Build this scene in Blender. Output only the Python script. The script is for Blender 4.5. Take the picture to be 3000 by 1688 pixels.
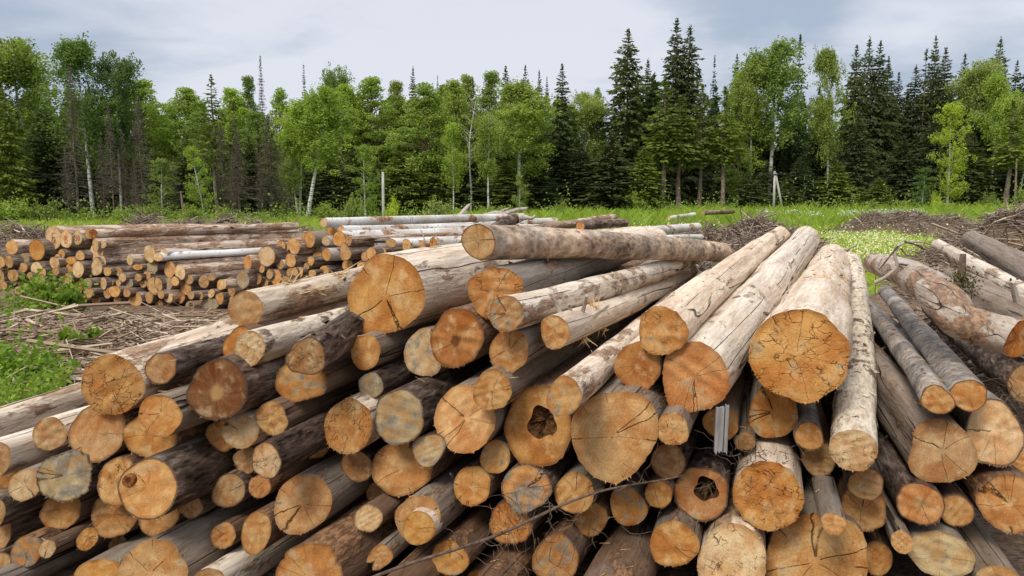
import bpy, math, random
import numpy as np
from mathutils import Matrix, Vector
for _o in list(bpy.data.objects): bpy.data.objects.remove(_o)
SC = bpy.context.scene
COL = SC.collection
R = math.radians
# ---------------------------------------------------------------- camera
F = 2250.0; HZ = 2.2; PITCH = math.atan(256 / 2250)
cam_d = bpy.data.cameras.new('camera'); cam = bpy.data.objects.new('camera', cam_d); COL.objects.link(cam)
cam.location = (0, 0, HZ); cam.rotation_euler = (math.pi / 2 - PITCH, 0, 0)
cam_d.sensor_width = 36; cam_d.lens = 36 * F / 3000; cam_d.clip_start = .05; cam_d.clip_end = 5000
SC.camera = cam
# ---------------------------------------------------------------- view and sky
vs = SC.view_settings; vs.view_transform = 'Standard'; vs.look = 'None'; vs.gamma = 1; vs.exposure = EXPOSURE = 0.26
vs.use_curve_mapping = False
SC.cycles.diffuse_bounces = 2; SC.cycles.max_bounces = 6; SC.cycles.transmission_bounces = 3
SUN_EL, SUN_AZ = 50.0, 212.0        # azimuth clockwise from +Y
class NT:
    def __init__(s, nt): s.t = nt; nt.nodes.clear()
    def n(s, typ, props=None, **inp):
        nd = s.t.nodes.new(typ)
        for k, v in (props or {}).items(): setattr(nd, k, v)
        for k, v in inp.items():
            key = int(k[1:]) if k[0] == 'i' and k[1:].isdigit() else k.replace('_', ' ')
            s.set(nd.inputs[key], v)
        return nd
    def set(s, sock, v):
        if isinstance(v, bpy.types.NodeSocket): s.t.links.new(v, sock)
        elif isinstance(v, bpy.types.Node): s.t.links.new(v.outputs[0], sock)
        else:
            if hasattr(sock.default_value, '__len__') and isinstance(v, (tuple, list)) and len(sock.default_value) == 4 and len(v) == 3: v = (*v, 1)
            sock.default_value = v
    def m(s, op, a, b=0.0, c=0.0, clamp=False):
        nd = s.n('ShaderNodeMath', {'operation': op, 'use_clamp': clamp}, i0=a, i1=b)
        if op in ('MULTIPLY_ADD', 'SMOOTH_MIN', 'COMPARE', 'WRAP'): s.set(nd.inputs[2], c)
        return nd.outputs[0]
    def vm(s, op, a, b=(0, 0, 0)):
        nd = s.n('ShaderNodeVectorMath', {'operation': op}, i0=a)
        if op == 'SCALE': s.set(nd.inputs['Scale'], b)
        else: s.set(nd.inputs[1], b)
        return nd.outputs[1] if op in ('LENGTH', 'DOT_PRODUCT') else nd.outputs[0]
    def ramp(s, v, lo, hi, a=0.0, b=1.0):   # smooth step
        return s.n('ShaderNodeMapRange', {'interpolation_type': 'SMOOTHSTEP'}, i0=v, i1=lo, i2=hi, i3=a, i4=b).outputs[0]
    def mix(s, f, a, b, mode='MIX'):
        nd = s.n('ShaderNodeMix', {'data_type': 'RGBA', 'blend_type': mode})
        s.set(nd.inputs[0], f); s.set(nd.inputs[6], a); s.set(nd.inputs[7], b); return nd.outputs[2]
    def noise(s, vec, scale, detail=3.0, rough=.55, w=None, dist=0.0):
        nd = s.n('ShaderNodeTexNoise', {'noise_dimensions': '4D' if w is not None else '3D'}, Vector=vec, Scale=scale, Detail=detail, Roughness=rough, Distortion=dist)
        if w is not None: s.set(nd.inputs['W'], w)
        return nd.outputs[0]
    def mapv(s, vec, sc): return s.vm('MULTIPLY', vec, sc)
world = bpy.data.worlds.new('World'); SC.world = world; world.use_nodes = True
w = NT(world.node_tree)
sky = w.n('ShaderNodeTexSky', {'sky_type': 'NISHITA', 'sun_disc': False, 'sun_elevation': R(SUN_EL), 'sun_rotation': R(SUN_AZ), 'dust_density': 2.0})
skyl = w.vm('SCALE', sky.outputs[0], .10)
dirv = w.n('ShaderNodeTexCoord').outputs['Generated']
sep = w.n('ShaderNodeSeparateXYZ', Vector=dirv)
el = sep.outputs[2]
# cloud sheet: direction projected on a plane high above, so the bands flatten towards the horizon
inv = w.m('DIVIDE', 1.0, w.m('ADD', w.m('MAXIMUM', el, 0.0), .16))
pl = w.n('ShaderNodeCombineXYZ', X=w.m('MULTIPLY', sep.outputs[0], inv), Y=w.m('MULTIPLY', sep.outputs[1], inv), Z=0.0)
pl = w.vm('ADD', pl.outputs[0], (3.1, 1.7, 0))
c1 = w.noise(pl, .62, 5.0, .5, dist=.5); c2 = w.noise(w.mapv(pl, (1, 1.3, 1)), 2.3, 5.0, .55, dist=.3)
cl = w.m('ADD', w.m('MULTIPLY', c1, .74), w.m('MULTIPLY', c2, .26))
cl = w.m('ADD', cl, w.m('MULTIPLY', w.m('ABSOLUTE', w.m('ADD', sep.outputs[0], .04)), -.22))
f1 = w.ramp(cl, .30, .52)
ccol = w.mix(f1, (.36, .425, .53, 1), (.66, .68, .745, 1))
low = w.ramp(el, .0, .17)
ccol = w.mix(low, w.mix(.6, ccol, (.62, .655, .755, 1)), ccol)
# thick overcast is brightest overhead
zen = w.m('MULTIPLY_ADD', w.ramp(el, .27, .95), ZEN := 2.1, 1.0)
ccol = w.vm('SCALE', ccol, zen)
# unseen sky behind and above the viewer dimmed to deepen shade between the logs
back = w.ramp(w.m('SUBTRACT', sep.outputs[1], w.m('MULTIPLY', el, .55)), -.45, .25, .58, 1.0)
ccol = w.vm('SCALE', ccol, back)
allsky = w.mix(.90, skyl, ccol)
bg = w.n('ShaderNodeBackground', Color=allsky, Strength=1.0)
w.n('ShaderNodeOutputWorld', Surface=bg.outputs[0])
sun_d = bpy.data.lights.new('sun', 'SUN'); sun_d.energy = 2.1; sun_d.angle = R(20); sun_d.color = (1, .95, .86)
sun = bpy.data.objects.new('sun', sun_d); COL.objects.link(sun)
sv = Vector((math.sin(R(SUN_AZ)) * math.cos(R(SUN_EL)), math.cos(R(SUN_AZ)) * math.cos(R(SUN_EL)), math.sin(R(SUN_EL))))
sun.rotation_euler = sv.to_track_quat('Z', 'Y').to_euler()
# ---------------------------------------------------------------- helpers
FW = np.array([0, math.cos(PITCH), -math.sin(PITCH)]); UP = np.array([0, math.sin(PITCH), math.cos(PITCH)]); RT = np.array([1., 0, 0])
CAMP = np.array([0, 0, HZ])
def ray(x, y): return RT * ((x - 1500) / F) - UP * ((y - 844) / F) + FW
def pt(x, y, d): return CAMP + ray(x, y) * d           # photo pixel + depth -> place in the world
def xat(x, d): return (x - 1500) / F * d
def unit(v): v = np.asarray(v, float); return v / np.linalg.norm(v)
def tag(o, label=None, cat=None, group=None, kind=None):
    for k, v in (('label', label), ('category', cat), ('group', group), ('kind', kind)):
        if v: o[k] = v
    return o
def mesh(name, verts, faces, mat=None, smooth=False, uv=None, sharp=None):
    me = bpy.data.meshes.new(name)
    v = np.asarray(verts, dtype=np.float32).reshape(-1, 3)
    if isinstance(faces, np.ndarray):
        k = faces.shape[1]; li = faces.astype(np.int32).ravel(); ls = np.arange(0, len(li), k, dtype=np.int32); lt = np.full(len(ls), k, np.int32)
    else:
        lt = np.array([len(f) for f in faces], np.int32); li = np.fromiter((i for f in faces for i in f), np.int32); ls = np.concatenate([[0], np.cumsum(lt)[:-1]]).astype(np.int32)
    me.vertices.add(len(v)); me.vertices.foreach_set('co', v.ravel())
    me.loops.add(len(li)); me.loops.foreach_set('vertex_index', li)
    me.polygons.add(len(ls)); me.polygons.foreach_set('loop_start', ls); me.polygons.foreach_set('loop_total', lt)
    if uv is not None:
        l = me.uv_layers.new(name='face'); l.data.foreach_set('uv', np.asarray(uv, np.float32)[li].ravel())
    me.update(calc_edges=True); me.validate()
    me.polygons.foreach_set('use_smooth', np.full(len(me.polygons), bool(smooth)))
    if mat: me.materials.append(mat)
    return me
def obj(name, me, parent=None, M=None, color=None):
    o = bpy.data.objects.new(name, me); COL.objects.link(o)
    if parent: o.parent = parent
    if M is not None: o.matrix_local = M
    if color: o.color = color
    return o
def empty(name, M=None, loc=None):
    o = bpy.data.objects.new(name, None); COL.objects.link(o); o.empty_display_size = .1
    if M is not None: o.matrix_world = M
    if loc is not None: o.location = loc
    return o
class MB:                                                     # collects pieces of ONE part
    def __init__(s): s.v = []; s.f = []; s.n = 0
    def add(s, v, f):
        v = np.asarray(v, float); s.v.append(v); s.f += [tuple(i + s.n for i in q) for q in f]; s.n += len(v)
    def tube(s, pts, rad, k=6, cap=True, jit=0.0, rng=None):
        pts = np.asarray(pts, float); n = len(pts); rad = np.broadcast_to(rad, n)
        T = np.gradient(pts, axis=0); T /= np.linalg.norm(T, axis=1)[:, None] + 1e-9
        ref = np.array([0, 0, 1.]) if abs(T[0][2]) < .9 else np.array([1., 0, 0])
        A = np.arange(k) / k * 2 * math.pi; V = []
        for i in range(n):
            a = np.cross(T[i], ref); a /= np.linalg.norm(a) + 1e-9; b = np.cross(T[i], a)
            rr = rad[i] * (1 + (rng.normal(0, jit, k) if jit else 0))
            V.append(pts[i] + (np.cos(A) * rr)[:, None] * a + (np.sin(A) * rr)[:, None] * b)
        f = [(i * k + j, i * k + (j + 1) % k, (i + 1) * k + (j + 1) % k, (i + 1) * k + j) for i in range(n - 1) for j in range(k)]
        if cap: f += [tuple(range(k))[::-1], tuple(range((n - 1) * k, n * k))]
        s.add(np.concatenate(V), f)
    def box(s, c, sx, sy, sz, M=None):
        v = np.array([(x, y, z) for x in (-1, 1) for y in (-1, 1) for z in (-1, 1)], float) * (sx / 2, sy / 2, sz / 2)
        if M is not None: v = v @ np.asarray(M).T
        s.add(v + np.asarray(c), [(0, 1, 3, 2), (4, 6, 7, 5), (0, 4, 5, 1), (2, 3, 7, 6), (0, 2, 6, 4), (1, 5, 7, 3)])
    def mesh(s, name, mat, smooth=False): return mesh(name, np.concatenate(s.v), s.f, mat, smooth)
def prisms(P0, P1, r0, r1, k=4):                             # many thin sticks at once
    P0 = np.asarray(P0); P1 = np.asarray(P1); n = len(P0); T = P1 - P0; T /= np.linalg.norm(T, axis=1)[:, None] + 1e-9
    ref = np.where(np.abs(T[:, 2:3]) < .9, [[0, 0, 1.]], [[1., 0, 0]]); A = np.cross(T, ref); A /= np.linalg.norm(A, axis=1)[:, None]; B = np.cross(T, A)
    a = np.arange(k) / k * 2 * math.pi; V = np.empty((n, 2, k, 3))
    ring = np.cos(a)[None, :, None] * A[:, None] + np.sin(a)[None, :, None] * B[:, None]
    V[:, 0] = P0[:, None] + ring * np.reshape(r0, (-1, 1, 1)); V[:, 1] = P1[:, None] + ring * np.reshape(r1, (-1, 1, 1))
    q = np.array([(j, (j + 1) % k, k + (j + 1) % k, k + j) for j in range(k)] + ([(3, 2, 1, 0), (4, 5, 6, 7)] if k == 4 else []))
    Fc = (np.arange(n)[:, None, None] * 2 * k + q[None]).reshape(-1, 4)
    return V.reshape(-1, 3), Fc
def quads(C, size, rng, aspect=1.6, droop=None, flat=0.0):    # leaf shaped rhombs of random direction
    C = np.asarray(C, float); n = len(C); size = np.broadcast_to(size, n)[:, None]
    a = rng.normal(size=(n, 3)); a[:, 2] *= (1 - flat)
    if droop is not None: a = a * .55 + np.asarray(droop)
    a /= np.linalg.norm(a, axis=1)[:, None]
    b = np.cross(a, rng.normal(size=(n, 3))); b /= np.linalg.norm(b, axis=1)[:, None]
    V = np.stack([C - a * size * aspect / 2, C + b * size / 2 - a * size * .1, C + a * size * aspect / 2, C - b * size / 2 - a * size * .1], 1)
    return V.reshape(-1, 3), np.arange(4 * n).reshape(-1, 4)
def join(parts):
    V = []; Fs = []; n = 0
    for v, f in parts: V.append(v); Fs.append(np.asarray(f) + n); n += len(v)
    return np.concatenate(V), np.concatenate(Fs)
# ---------------------------------------------------------------- materials
def material(name):
    m = bpy.data.materials.new(name); m.use_nodes = True; t = NT(m.node_tree); return m, t
def finish(t, col, rough=.85, height=None, bs=.6, bd=.01, spec=.25, trans=None):
    p = t.n('ShaderNodeBsdfPrincipled', Base_Color=col, Roughness=rough); p.inputs['Specular IOR Level'].default_value = spec
    if height is not None:
        b = t.n('ShaderNodeBump', Strength=bs, Distance=bd, Height=height); t.set(p.inputs['Normal'], b.outputs[0])
    s = p.outputs[0]
    if trans is not None:
        tr = t.n('ShaderNodeBsdfTranslucent', Color=trans); s = t.n('ShaderNodeMixShader', i0=.35, i1=p.outputs[0], i2=tr.outputs[0]).outputs[0]
    t.n('ShaderNodeOutputMaterial', Surface=s)
def mat_cut():
    m, t = material('cut_wood'); oi = t.n('ShaderNodeObjectInfo'); W = t.m('MULTIPLY', oi.outputs['Random'], 60)
    uv = t.n('ShaderNodeUVMap', {'uv_map': 'face'}).outputs[0]; tint = oi.outputs['Color']; grey = oi.outputs['Alpha']
    crk = t.n('ShaderNodeAttribute', {'attribute_type': 'OBJECT', 'attribute_name': 'crack'}).outputs['Fac']
    cr2 = t.n('ShaderNodeAttribute', {'attribute_type': 'OBJECT', 'attribute_name': 'crackle'}).outputs['Fac']
    rng_ = t.n('ShaderNodeAttribute', {'attribute_type': 'OBJECT', 'attribute_name': 'heart'}).outputs['Fac']
    cen = t.n('ShaderNodeTexNoise', {'noise_dimensions': '4D'}, Vector=(0, 0, 0), Scale=1.0, W=W)
    cuv = t.vm('ADD', uv, t.vm('SCALE', t.vm('SUBTRACT', cen.outputs['Color'], (.5, .5, .5)), .55))
    cuv = t.mapv(cuv, (1, 1, 0)); uv0 = t.mapv(uv, (1, 1, 0))
    r0 = t.vm('LENGTH', uv0); r = t.vm('LENGTH', cuv); dr = t.vm('NORMALIZE', cuv)
    big = t.noise(uv0, 1.25, 3, .5, W); mid = t.noise(uv0, 6.0, 5, .65, W); gr = t.noise(uv0, 32.0, 3, .85, W); big2 = t.noise(uv0, 1.9, 4, .6, t.m('ADD', W, 9.0))
    # radial rays and annual rings
    rayn = t.noise(dr, 5.0, 3, .7, W); rays = t.ramp(rayn, .35, .68)
    rr = t.m('ADD', r, t.m('MULTIPLY', t.m('SUBTRACT', mid, .5), .03)); ring = t.m('SINE', t.m('MULTIPLY', rr, 75.0)); ring2 = t.noise(t.n('ShaderNodeCombineXYZ', X=rr).outputs[0], 7.0, 3, .6, W)
    ang = t.m('MULTIPLY', oi.outputs['Random'], 40.0)
    rot = t.n('ShaderNodeVectorRotate', {'rotation_type': 'Z_AXIS'}, Vector=uv0, Angle=ang).outputs[0]
    saw = t.noise(t.mapv(rot, (1.0, 9.0, 1)), 5.0, 2, .6, W)
    red = t.mix(1.0, tint, (.80, .60, .44, 1), 'MULTIPLY'); pale = t.mix(.48, tint, (.83, .62, .33, 1))
    c = t.mix(t.ramp(big, .36, .64), red, tint)
    c = t.mix(t.m('MULTIPLY', t.ramp(big2, .50, .68), .85), c, pale)
    c = t.mix(t.m('MULTIPLY', rays, .15), c, pale)
    v = t.m('ADD', t.m('MULTIPLY', mid, .75), t.m('MULTIPLY', gr, 1.30)); v = t.m('ADD', v, t.m('MULTIPLY', ring, .035)); v = t.m('ADD', v, t.m('MULTIPLY', ring2, .34)); v = t.m('ADD', v, t.m('MULTIPLY', saw, .28))
    v = t.m('SUBTRACT', v, .22)
    c = t.vm('MULTIPLY', c, t.n('ShaderNodeCombineXYZ', X=v, Y=t.m('POWER', v, 1.12), Z=t.m('POWER', v, 1.2)).outputs[0])
    # dark fibres torn by the saw
    fib = t.ramp(t.noise(t.mapv(rot, (1, 2.2, 1)), 13.0, 4, .75, t.m('ADD', W, 3.0)), .60, .70)
    c = t.mix(t.m('MULTIPLY', fib, .42), c, t.mix(1.0, c, (.42, .28, .2, 1), 'MULTIPLY'))
    # heart of another tone
    hr_ = t.m('ABSOLUTE', rng_); hm = t.m('MULTIPLY', t.ramp(t.m('ADD', r, t.m('MULTIPLY', t.m('SUBTRACT', mid, .5), .22)), hr_, t.m('MULTIPLY', hr_, .45)), .85)
    hc = t.mix(t.ramp(rng_, -.1, .1), (.13, .045, .015, 1), (.55, .33, .13, 1))
    c = t.mix(hm, c, hc)
    # dark damp rim just inside the bark
    rim = t.ramp(t.m('ADD', r0, t.m('MULTIPLY', t.m('SUBTRACT', t.noise(uv0, 3.0, 4, .6, W), .5), .34)), .80, 1.02)
    c = t.mix(t.m('MULTIPLY', rim, .52), c, t.mix(1.0, c, (.50, .40, .33, 1), 'MULTIPLY'))
    bk = t.n('ShaderNodeAttribute', {'attribute_type': 'OBJECT', 'attribute_name': 'bark'}).outputs['Fac']
    br_ = t.m('MULTIPLY', bk, t.ramp(t.m('ADD', r0, t.m('MULTIPLY', t.m('SUBTRACT', mid, .5), .05)), .925, .955)); c = t.mix(t.m('MULTIPLY', br_, .85), c, t.mix(gr, (.05, .03, .02, 1), (.20, .125, .085, 1)))
    # grey weather stain
    gm = t.ramp(t.m('ADD', t.m('ADD', big2, t.m('MULTIPLY', grey, .5)), t.m('MULTIPLY', t.m('SUBTRACT', mid, .5), .35)), .66, .80)
    c = t.mix(t.m('MULTIPLY', gm, .82), c, t.mix(t.ramp(mid, .3, .7), (.16, .135, .10, 1), (.40, .37, .31, 1)))
    # splits
    wob = t.m('MULTIPLY', t.m('SUBTRACT', t.noise(uv0, 7.0, 4, .6, W), .5), .20)
    cn = t.m('ABSOLUTE', t.m('SUBTRACT', t.m('ADD', t.noise(dr, .95, 1, .4, t.m('ADD', W, 31.0)), t.m('MULTIPLY', wob, .16)), .5))
    cw = t.m('DIVIDE', t.m('MULTIPLY', crk, .0034), t.m('MAXIMUM', r, .12))
    crack = t.m('SUBTRACT', 1.0, t.ramp(cn, 0.0, cw)); crack = t.m('MULTIPLY', crack, t.ramp(t.m('ADD', r, t.m('MULTIPLY', wob, 1.5)), .06, .14))
    gate = t.ramp(t.noise(dr, 1.3, 1, .4, t.m('ADD', W, 47.0)), .44, .54); crack = t.m('MULTIPLY', crack, t.m('MAXIMUM', gate, t.ramp(r0, .70, .82)))
    vo = t.n('ShaderNodeTexVoronoi', {'feature': 'DISTANCE_TO_EDGE', 'voronoi_dimensions': '4D'}, Vector=t.vm('ADD', t.mapv(rot, (1, 1.7, 1)), t.vm('SCALE', t.n('ShaderNodeTexNoise', Vector=uv0, Scale=4.0, Detail=4.0).outputs['Color'], .35)), Scale=3.4, W=W)
    vc = t.m('MULTIPLY', t.m('SUBTRACT', 1.0, t.ramp(vo.outputs['Distance'], 0.0, .035)), t.m('MULTIPLY', cr2, t.ramp(t.noise(uv0, 2.6, 2, .5, t.m('ADD', W, 5.0)), .45, .6)))
    crack = t.m('MAXIMUM', crack, vc)
    c = t.mix(t.m('MULTIPLY', crack, .9), c, (.035, .016, .007, 1))
    h = t.m('ADD', t.m('MULTIPLY', gr, 1.1), t.m('MULTIPLY', mid, .7)); h = t.m('SUBTRACT', t.m('SUBTRACT', h, t.m('MULTIPLY', crack, 1.2)), t.m('MULTIPLY', fib, .5))
    finish(t, c, .9, h, .85, .008, .12); return m
def logco(t):
    oi = t.n('ShaderNodeObjectInfo'); W = t.m('MULTIPLY', oi.outputs['Random'], 60); co = t.n('ShaderNodeTexCoord').outputs['Object']
    return oi, W, co
def mat_peeled():
    m, t = material('peeled_wood'); oi, W, co = logco(t); tint = oi.outputs['Color']; pa = oi.outputs['Alpha']
    streak = t.noise(t.mapv(co, (1, 1, .07)), 17.0, 4, .65, W); blot = t.noise(t.mapv(co, (1, 1, .38)), 6.5, 6, .66, W, .4); spec = t.noise(t.mapv(co, (1, 1, .4)), 42.0, 3, .65, W)
    ln = t.noise(t.mapv(co, (1, 1, .022)), 6.5, 1, .4, t.m('ADD', W, 11.0)); fine = t.noise(t.mapv(co, (1, 1, .12)), 60.0, 2, .6, W)
    wd = t.noise(co, 2.2, 3, .6, W)
    c = t.mix(t.ramp(streak, .30, .66), t.mix(1.0, tint, (.66, .58, .52, 1), 'MULTIPLY'), tint)
    c = t.mix(t.m('MULTIPLY', t.ramp(wd, .45, .68), .28), c, t.mix(.5, tint, (.36, .345, .335, 1)))
    th = t.m('MULTIPLY_ADD', pa, -.20, .635)
    pm = t.ramp(blot, th, t.m('ADD', th, .07)); pc = t.mix(t.ramp(spec, .4, .62), (.13, .062, .03, 1), (.40, .215, .105, 1))
    fl = t.ramp(t.noise(t.mapv(co, (1, 1, .3)), 24.0, 5, .75, t.m('ADD', W, 17.0)), .54, .64); c = t.mix(t.m('MULTIPLY', fl, .45), c, t.mix(1.0, c, (.55, .44, .36, 1), 'MULTIPLY'))
    c = t.mix(t.m('MULTIPLY', pm, .8), c, pc)
    v = t.m('ADD', t.m('MULTIPLY', fine, .7), .66); c = t.vm('SCALE', c, v)
    sp = t.ramp(t.noise(t.mapv(co, (1, 1, .45)), 38.0, 3, .6, t.m('ADD', W, 4.0)), .645, .70); c = t.mix(t.m('MULTIPLY', sp, .75), c, (.06, .036, .022, 1))
    vo = t.n('ShaderNodeTexVoronoi', {'voronoi_dimensions': '4D'}, Vector=t.mapv(co, (1, 1, .45)), Scale=4.2, W=W)
    kn = t.ramp(t.m('ADD', vo.outputs['Distance'], t.m('MULTIPLY', t.m('SUBTRACT', spec, .5), .14)), .17, .09); c = t.mix(t.m('MULTIPLY', kn, .85), c, (.10, .052, .026, 1))
    ck = t.m('SUBTRACT', 1.0, t.ramp(t.m('ABSOLUTE', t.m('SUBTRACT', ln, .5)), .0016, .006)); ck = t.m('MULTIPLY', ck, t.ramp(t.noise(t.mapv(co, (1, 1, .8)), 2.0, 2, .5, W), .40, .52))
    c = t.mix(t.m('MULTIPLY', ck, .92), c, (.030, .019, .012, 1))
    h = t.m('ADD', t.m('MULTIPLY', streak, .5), t.m('MULTIPLY', fine, .35)); h = t.m('ADD', h, t.m('MULTIPLY', pm, .45)); h = t.m('SUBTRACT', h, t.m('MULTIPLY', ck, 1.5)); h = t.m('ADD', h, t.m('MULTIPLY', kn, .8))
    h = t.m('ADD', h, t.m('MULTIPLY', t.noise(t.mapv(co, (1, 1, .35)), 9.0, 4, .6, W), 1.2)); finish(t, c, .8, h, .9, .016, .18); return m
def mat_bark(name, dark, midc, light, sc=(1, 1, .33), s=20.0, bd=.02, moss=None):
    m, t = material(name); oi, W, co = logco(t)
    d = t.vm('ADD', t.mapv(co, sc), t.vm('SCALE', t.n('ShaderNodeTexNoise', Vector=t.mapv(co, sc), Scale=14.0, Detail=5.0).outputs['Color'], .09))
    vo = t.n('ShaderNodeTexVoronoi', {'feature': 'F1', 'voronoi_dimensions': '4D'}, Vector=d, Scale=s * 2.1, W=W).outputs['Distance']
    n1 = t.noise(t.mapv(co, sc), s * 1.5, 7, .78, W, .3); n2 = t.noise(co, 3.0, 5, .65, W); n4 = t.noise(t.mapv(co, sc), s * .45, 4, .6, t.m('ADD', W, 8.0))
    f = t.m('ADD', t.m('MULTIPLY', vo, .30), t.m('ADD', t.m('MULTIPLY', n1, .75), t.m('MULTIPLY', n4, .35))); f = t.m('SUBTRACT', f, .22)
    c = t.mix(t.ramp(f, .30, .52), dark, midc); c = t.mix(t.ramp(f, .50, .70), c, light); c = t.mix(1.0, c, t.mix(t.ramp(n2, .35, .65), (.62, .60, .62, 1), (1.3, 1.18, 1.08, 1)), 'MULTIPLY')
    if moss: c = t.mix(t.m('MULTIPLY', t.ramp(t.noise(co, 9.0, 5, .7, t.m('ADD', W, 2.0)), .60, .68), .8), c, moss)
    finish(t, c, .92, f, 1.0, bd * 1.6, .12); return m
def mat_flaky():
    m, t = material('flaky_white_bark'); oi, W, co = logco(t)
    n1 = t.noise(t.mapv(co, (1, 1, .5)), 16.0, 6, .72, W, .3); n2 = t.noise(co, 3.6, 4, .6, W); n3 = t.noise(t.mapv(co, (1, 1, .25)), 34.0, 3, .7, W)
    f = t.m('ADD', t.m('MULTIPLY', n1, .65), t.m('MULTIPLY', n2, .35))
    c = t.mix(t.ramp(n3, .3, .65), (.50, .37, .24, 1), (.80, .69, .54, 1)); c = t.mix(t.ramp(f, .515, .57), c, (.20, .135, .095, 1)); c = t.mix(t.ramp(f, .60, .66), c, (.055, .034, .022, 1))
    finish(t, c, .9, t.m('SUBTRACT', n3, t.m('MULTIPLY', f, 1.6)), .9, .014, .1); return m
def mat_birch():
    m, t = material('birch_bark'); oi, W, co = logco(t)
    ln = t.noise(t.mapv(co, (.8, .8, 2.2)), 14.0, 4, .6, W); pt_ = t.noise(t.mapv(co, (1, 1, .55)), 4.0, 5, .62, W, .4); n3 = t.noise(co, 1.4, 2, .5, W)
    c = t.mix(t.ramp(n3, .35, .65), (.58, .50, .42, 1), (.80, .77, .72, 1)); c = t.mix(t.m('MULTIPLY', t.ramp(ln, .58, .66), .75), c, (.13, .09, .07, 1)); c = t.mix(t.ramp(pt_, .545, .59), c, t.mix(t.ramp(ln, .4, .6), (.22, .11, .06, 1), (.50, .30, .17, 1))); c = t.mix(t.ramp(pt_, .33, .29), c, (.06, .04, .03, 1))
    finish(t, c, .7, ln, .4, .006, .3); return m
def mat_plain(name, cols, scale=8.0, rough=.9, sc=(1, 1, 1), island=0.0, trans=None, tinted=False, bump=.4):
    m, t = material(name); oi, W, co = logco(t)
    n = t.noise(t.mapv(co, sc), scale, 4, .65, W); f = t.ramp(n, .3, .7)
    if island:
        g = t.n('ShaderNodeNewGeometry').outputs['Random Per Island']; f = t.m('ADD', t.m('MULTIPLY', f, 1 - island), t.m('MULTIPLY', g, island))
    c = t.mix(f, cols[0], cols[-1])
    if len(cols) == 3: c = t.mix(t.ramp(f, 0, .5), cols[0], t.mix(t.ramp(f, .5, 1), cols[1], cols[2]))
    if tinted: c = t.mix(1.0, c, oi.outputs['Color'], 'MULTIPLY')
    tc = None
    if trans: tc = t.mix(1.0, c, trans, 'MULTIPLY')
    finish(t, c, rough, n if bump else None, bump, .01, .15, tc); return m
M_CUT = mat_cut(); M_PEEL = mat_peeled(); M_FLAKY = mat_flaky(); M_BIRCH = mat_birch()
M_DARK = mat_bark('dark_rough_bark', (.024, .016, .012), (.145, .103, .077), (.40, .34, .285), (1, 1, .26), 18.0, .03)
M_DARK2 = mat_bark('brown_rough_bark', (.05, .036, .028), (.21, .155, .12), (.50, .43, .36), (1, 1, .26), 12.0, .03)
M_SCALY = mat_bark('grey_scaly_bark', (.13, .11, .095), (.345, .315, .275), (.58, .55, .48), (.9, .9, 1.1), 15.0, .016, (.34, .17, .08))
M_MOTTLE = mat_bark('mottled_bark', (.20, .125, .08), (.56, .43, .31), (.90, .77, .60), (1, 1, .5), 12.0, .02, (.13, .085, .065))
M_SPLINT = mat_plain('splinter_wood', ((.62, .36, .13), (.78, .58, .32)), 30, .85)
M_ROT = mat_plain('rotten_wood', ((.04, .018, .008), (.20, .09, .035)), 22, 1.0, bump=1.0)
M_STRAW = mat_plain('dry_straw', ((.22, .13, .06), (.42, .28, .15)), 20, .9, island=.8)
M_TWIG = mat_plain('dead_branch', ((.085, .055, .040), (.22, .155, .115)), 25, .9)
M_PALEWOOD = mat_plain('dry_pale_wood', ((.30, .24, .19), (.62, .55, .46)), 14, .85, (1, 1, .3))
M_BOARD = mat_plain('grey_board_wood', ((.22, .21, .195), (.40, .385, .36)), 16, .8, (3, 3, .3))
M_STICKS = mat_plain('slash_wood', ((.10, .060, .040), (.34, .235, .155), (.74, .60, .44)), 6, .9, island=.85, bump=0)
M_HEAP = mat_plain('heap_wood', ((.11, .076, .058), (.27, .20, .155), (.52, .42, .32)), 4, .95, island=.85, bump=0)
M_CONC = mat_plain('weathered_pole_wood', ((.40, .38, .34), (.60, .57, .52)), 5, .85, (1, 1, .2))
M_RED = mat_plain('red_marking_paint', ((.50, .10, .075), (.60, .15, .11)), 9, .7, bump=0)
M_WIRE = mat_plain('dark_wire', ((.03, .03, .03), (.05, .05, .05)), 9, .5, bump=0)
M_MOSS = mat_plain('dry_moss', ((.05, .05, .02), (.18, .15, .06)), 20, 1.0, island=.7)
# ---------------------------------------------------------------- ground
HEAPS = [  # photo x of the middle, depth, half width, half depth, height
    (60, 30, 2.2, 1.2, 1.15), (-90, 27, 2.0, 1.4, 1.15), (440, 29, 2.0, 1.2, 1.42), (560, 31, 2.2, 1.2, 1.25), (650, 28, 1.8, 1.1, 1.45), (750, 27, 1.6, 1.0, 1.32), (850, 26, 1.6, 1.0, 1.28), (930, 25, 1.2, 1.0, 1.1),
    (1990, 27, 2.3, 1.3, 1.15), (2110, 24, 2.1, 1.4, 1.32), (2215, 24, 2.2, 1.5, 1.5), (2310, 23, 1.6, 1.2, 1.3), (1800, 30, 1.6, 1.2, .95), (2060, 19.5, 1.6, 1.3, 1.0), (1960, 19, 1.5, 1.2, .9), (2160, 20, 1.4, 1.2, 1.05),
    (2545, 44, 1.7, 1.4, 1.2), (2610, 43, 1.5, 1.4, 1.35), (2690, 44, 2.0, 1.4, 1.25), (2780, 42, 2.0, 1.5, 1.15), (2850, 30, 1.4, 1.3, 1.1), (2930, 22, 2.2, 1.8, 1.6), (3010, 20, 2.1, 2.0, 2.0), (2800, 19, 1.2, 1.2, .80), (2720, 16, 1.1, 1.0, .6), (2990, 7.6, 1.1, 1.6, .72), (2930, 9.6, 1.3, 1.5, .85), (3080, 8.6, 1.3, 1.6, .8), (2870, 16, 1.2, 1.3, .85)]
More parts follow.
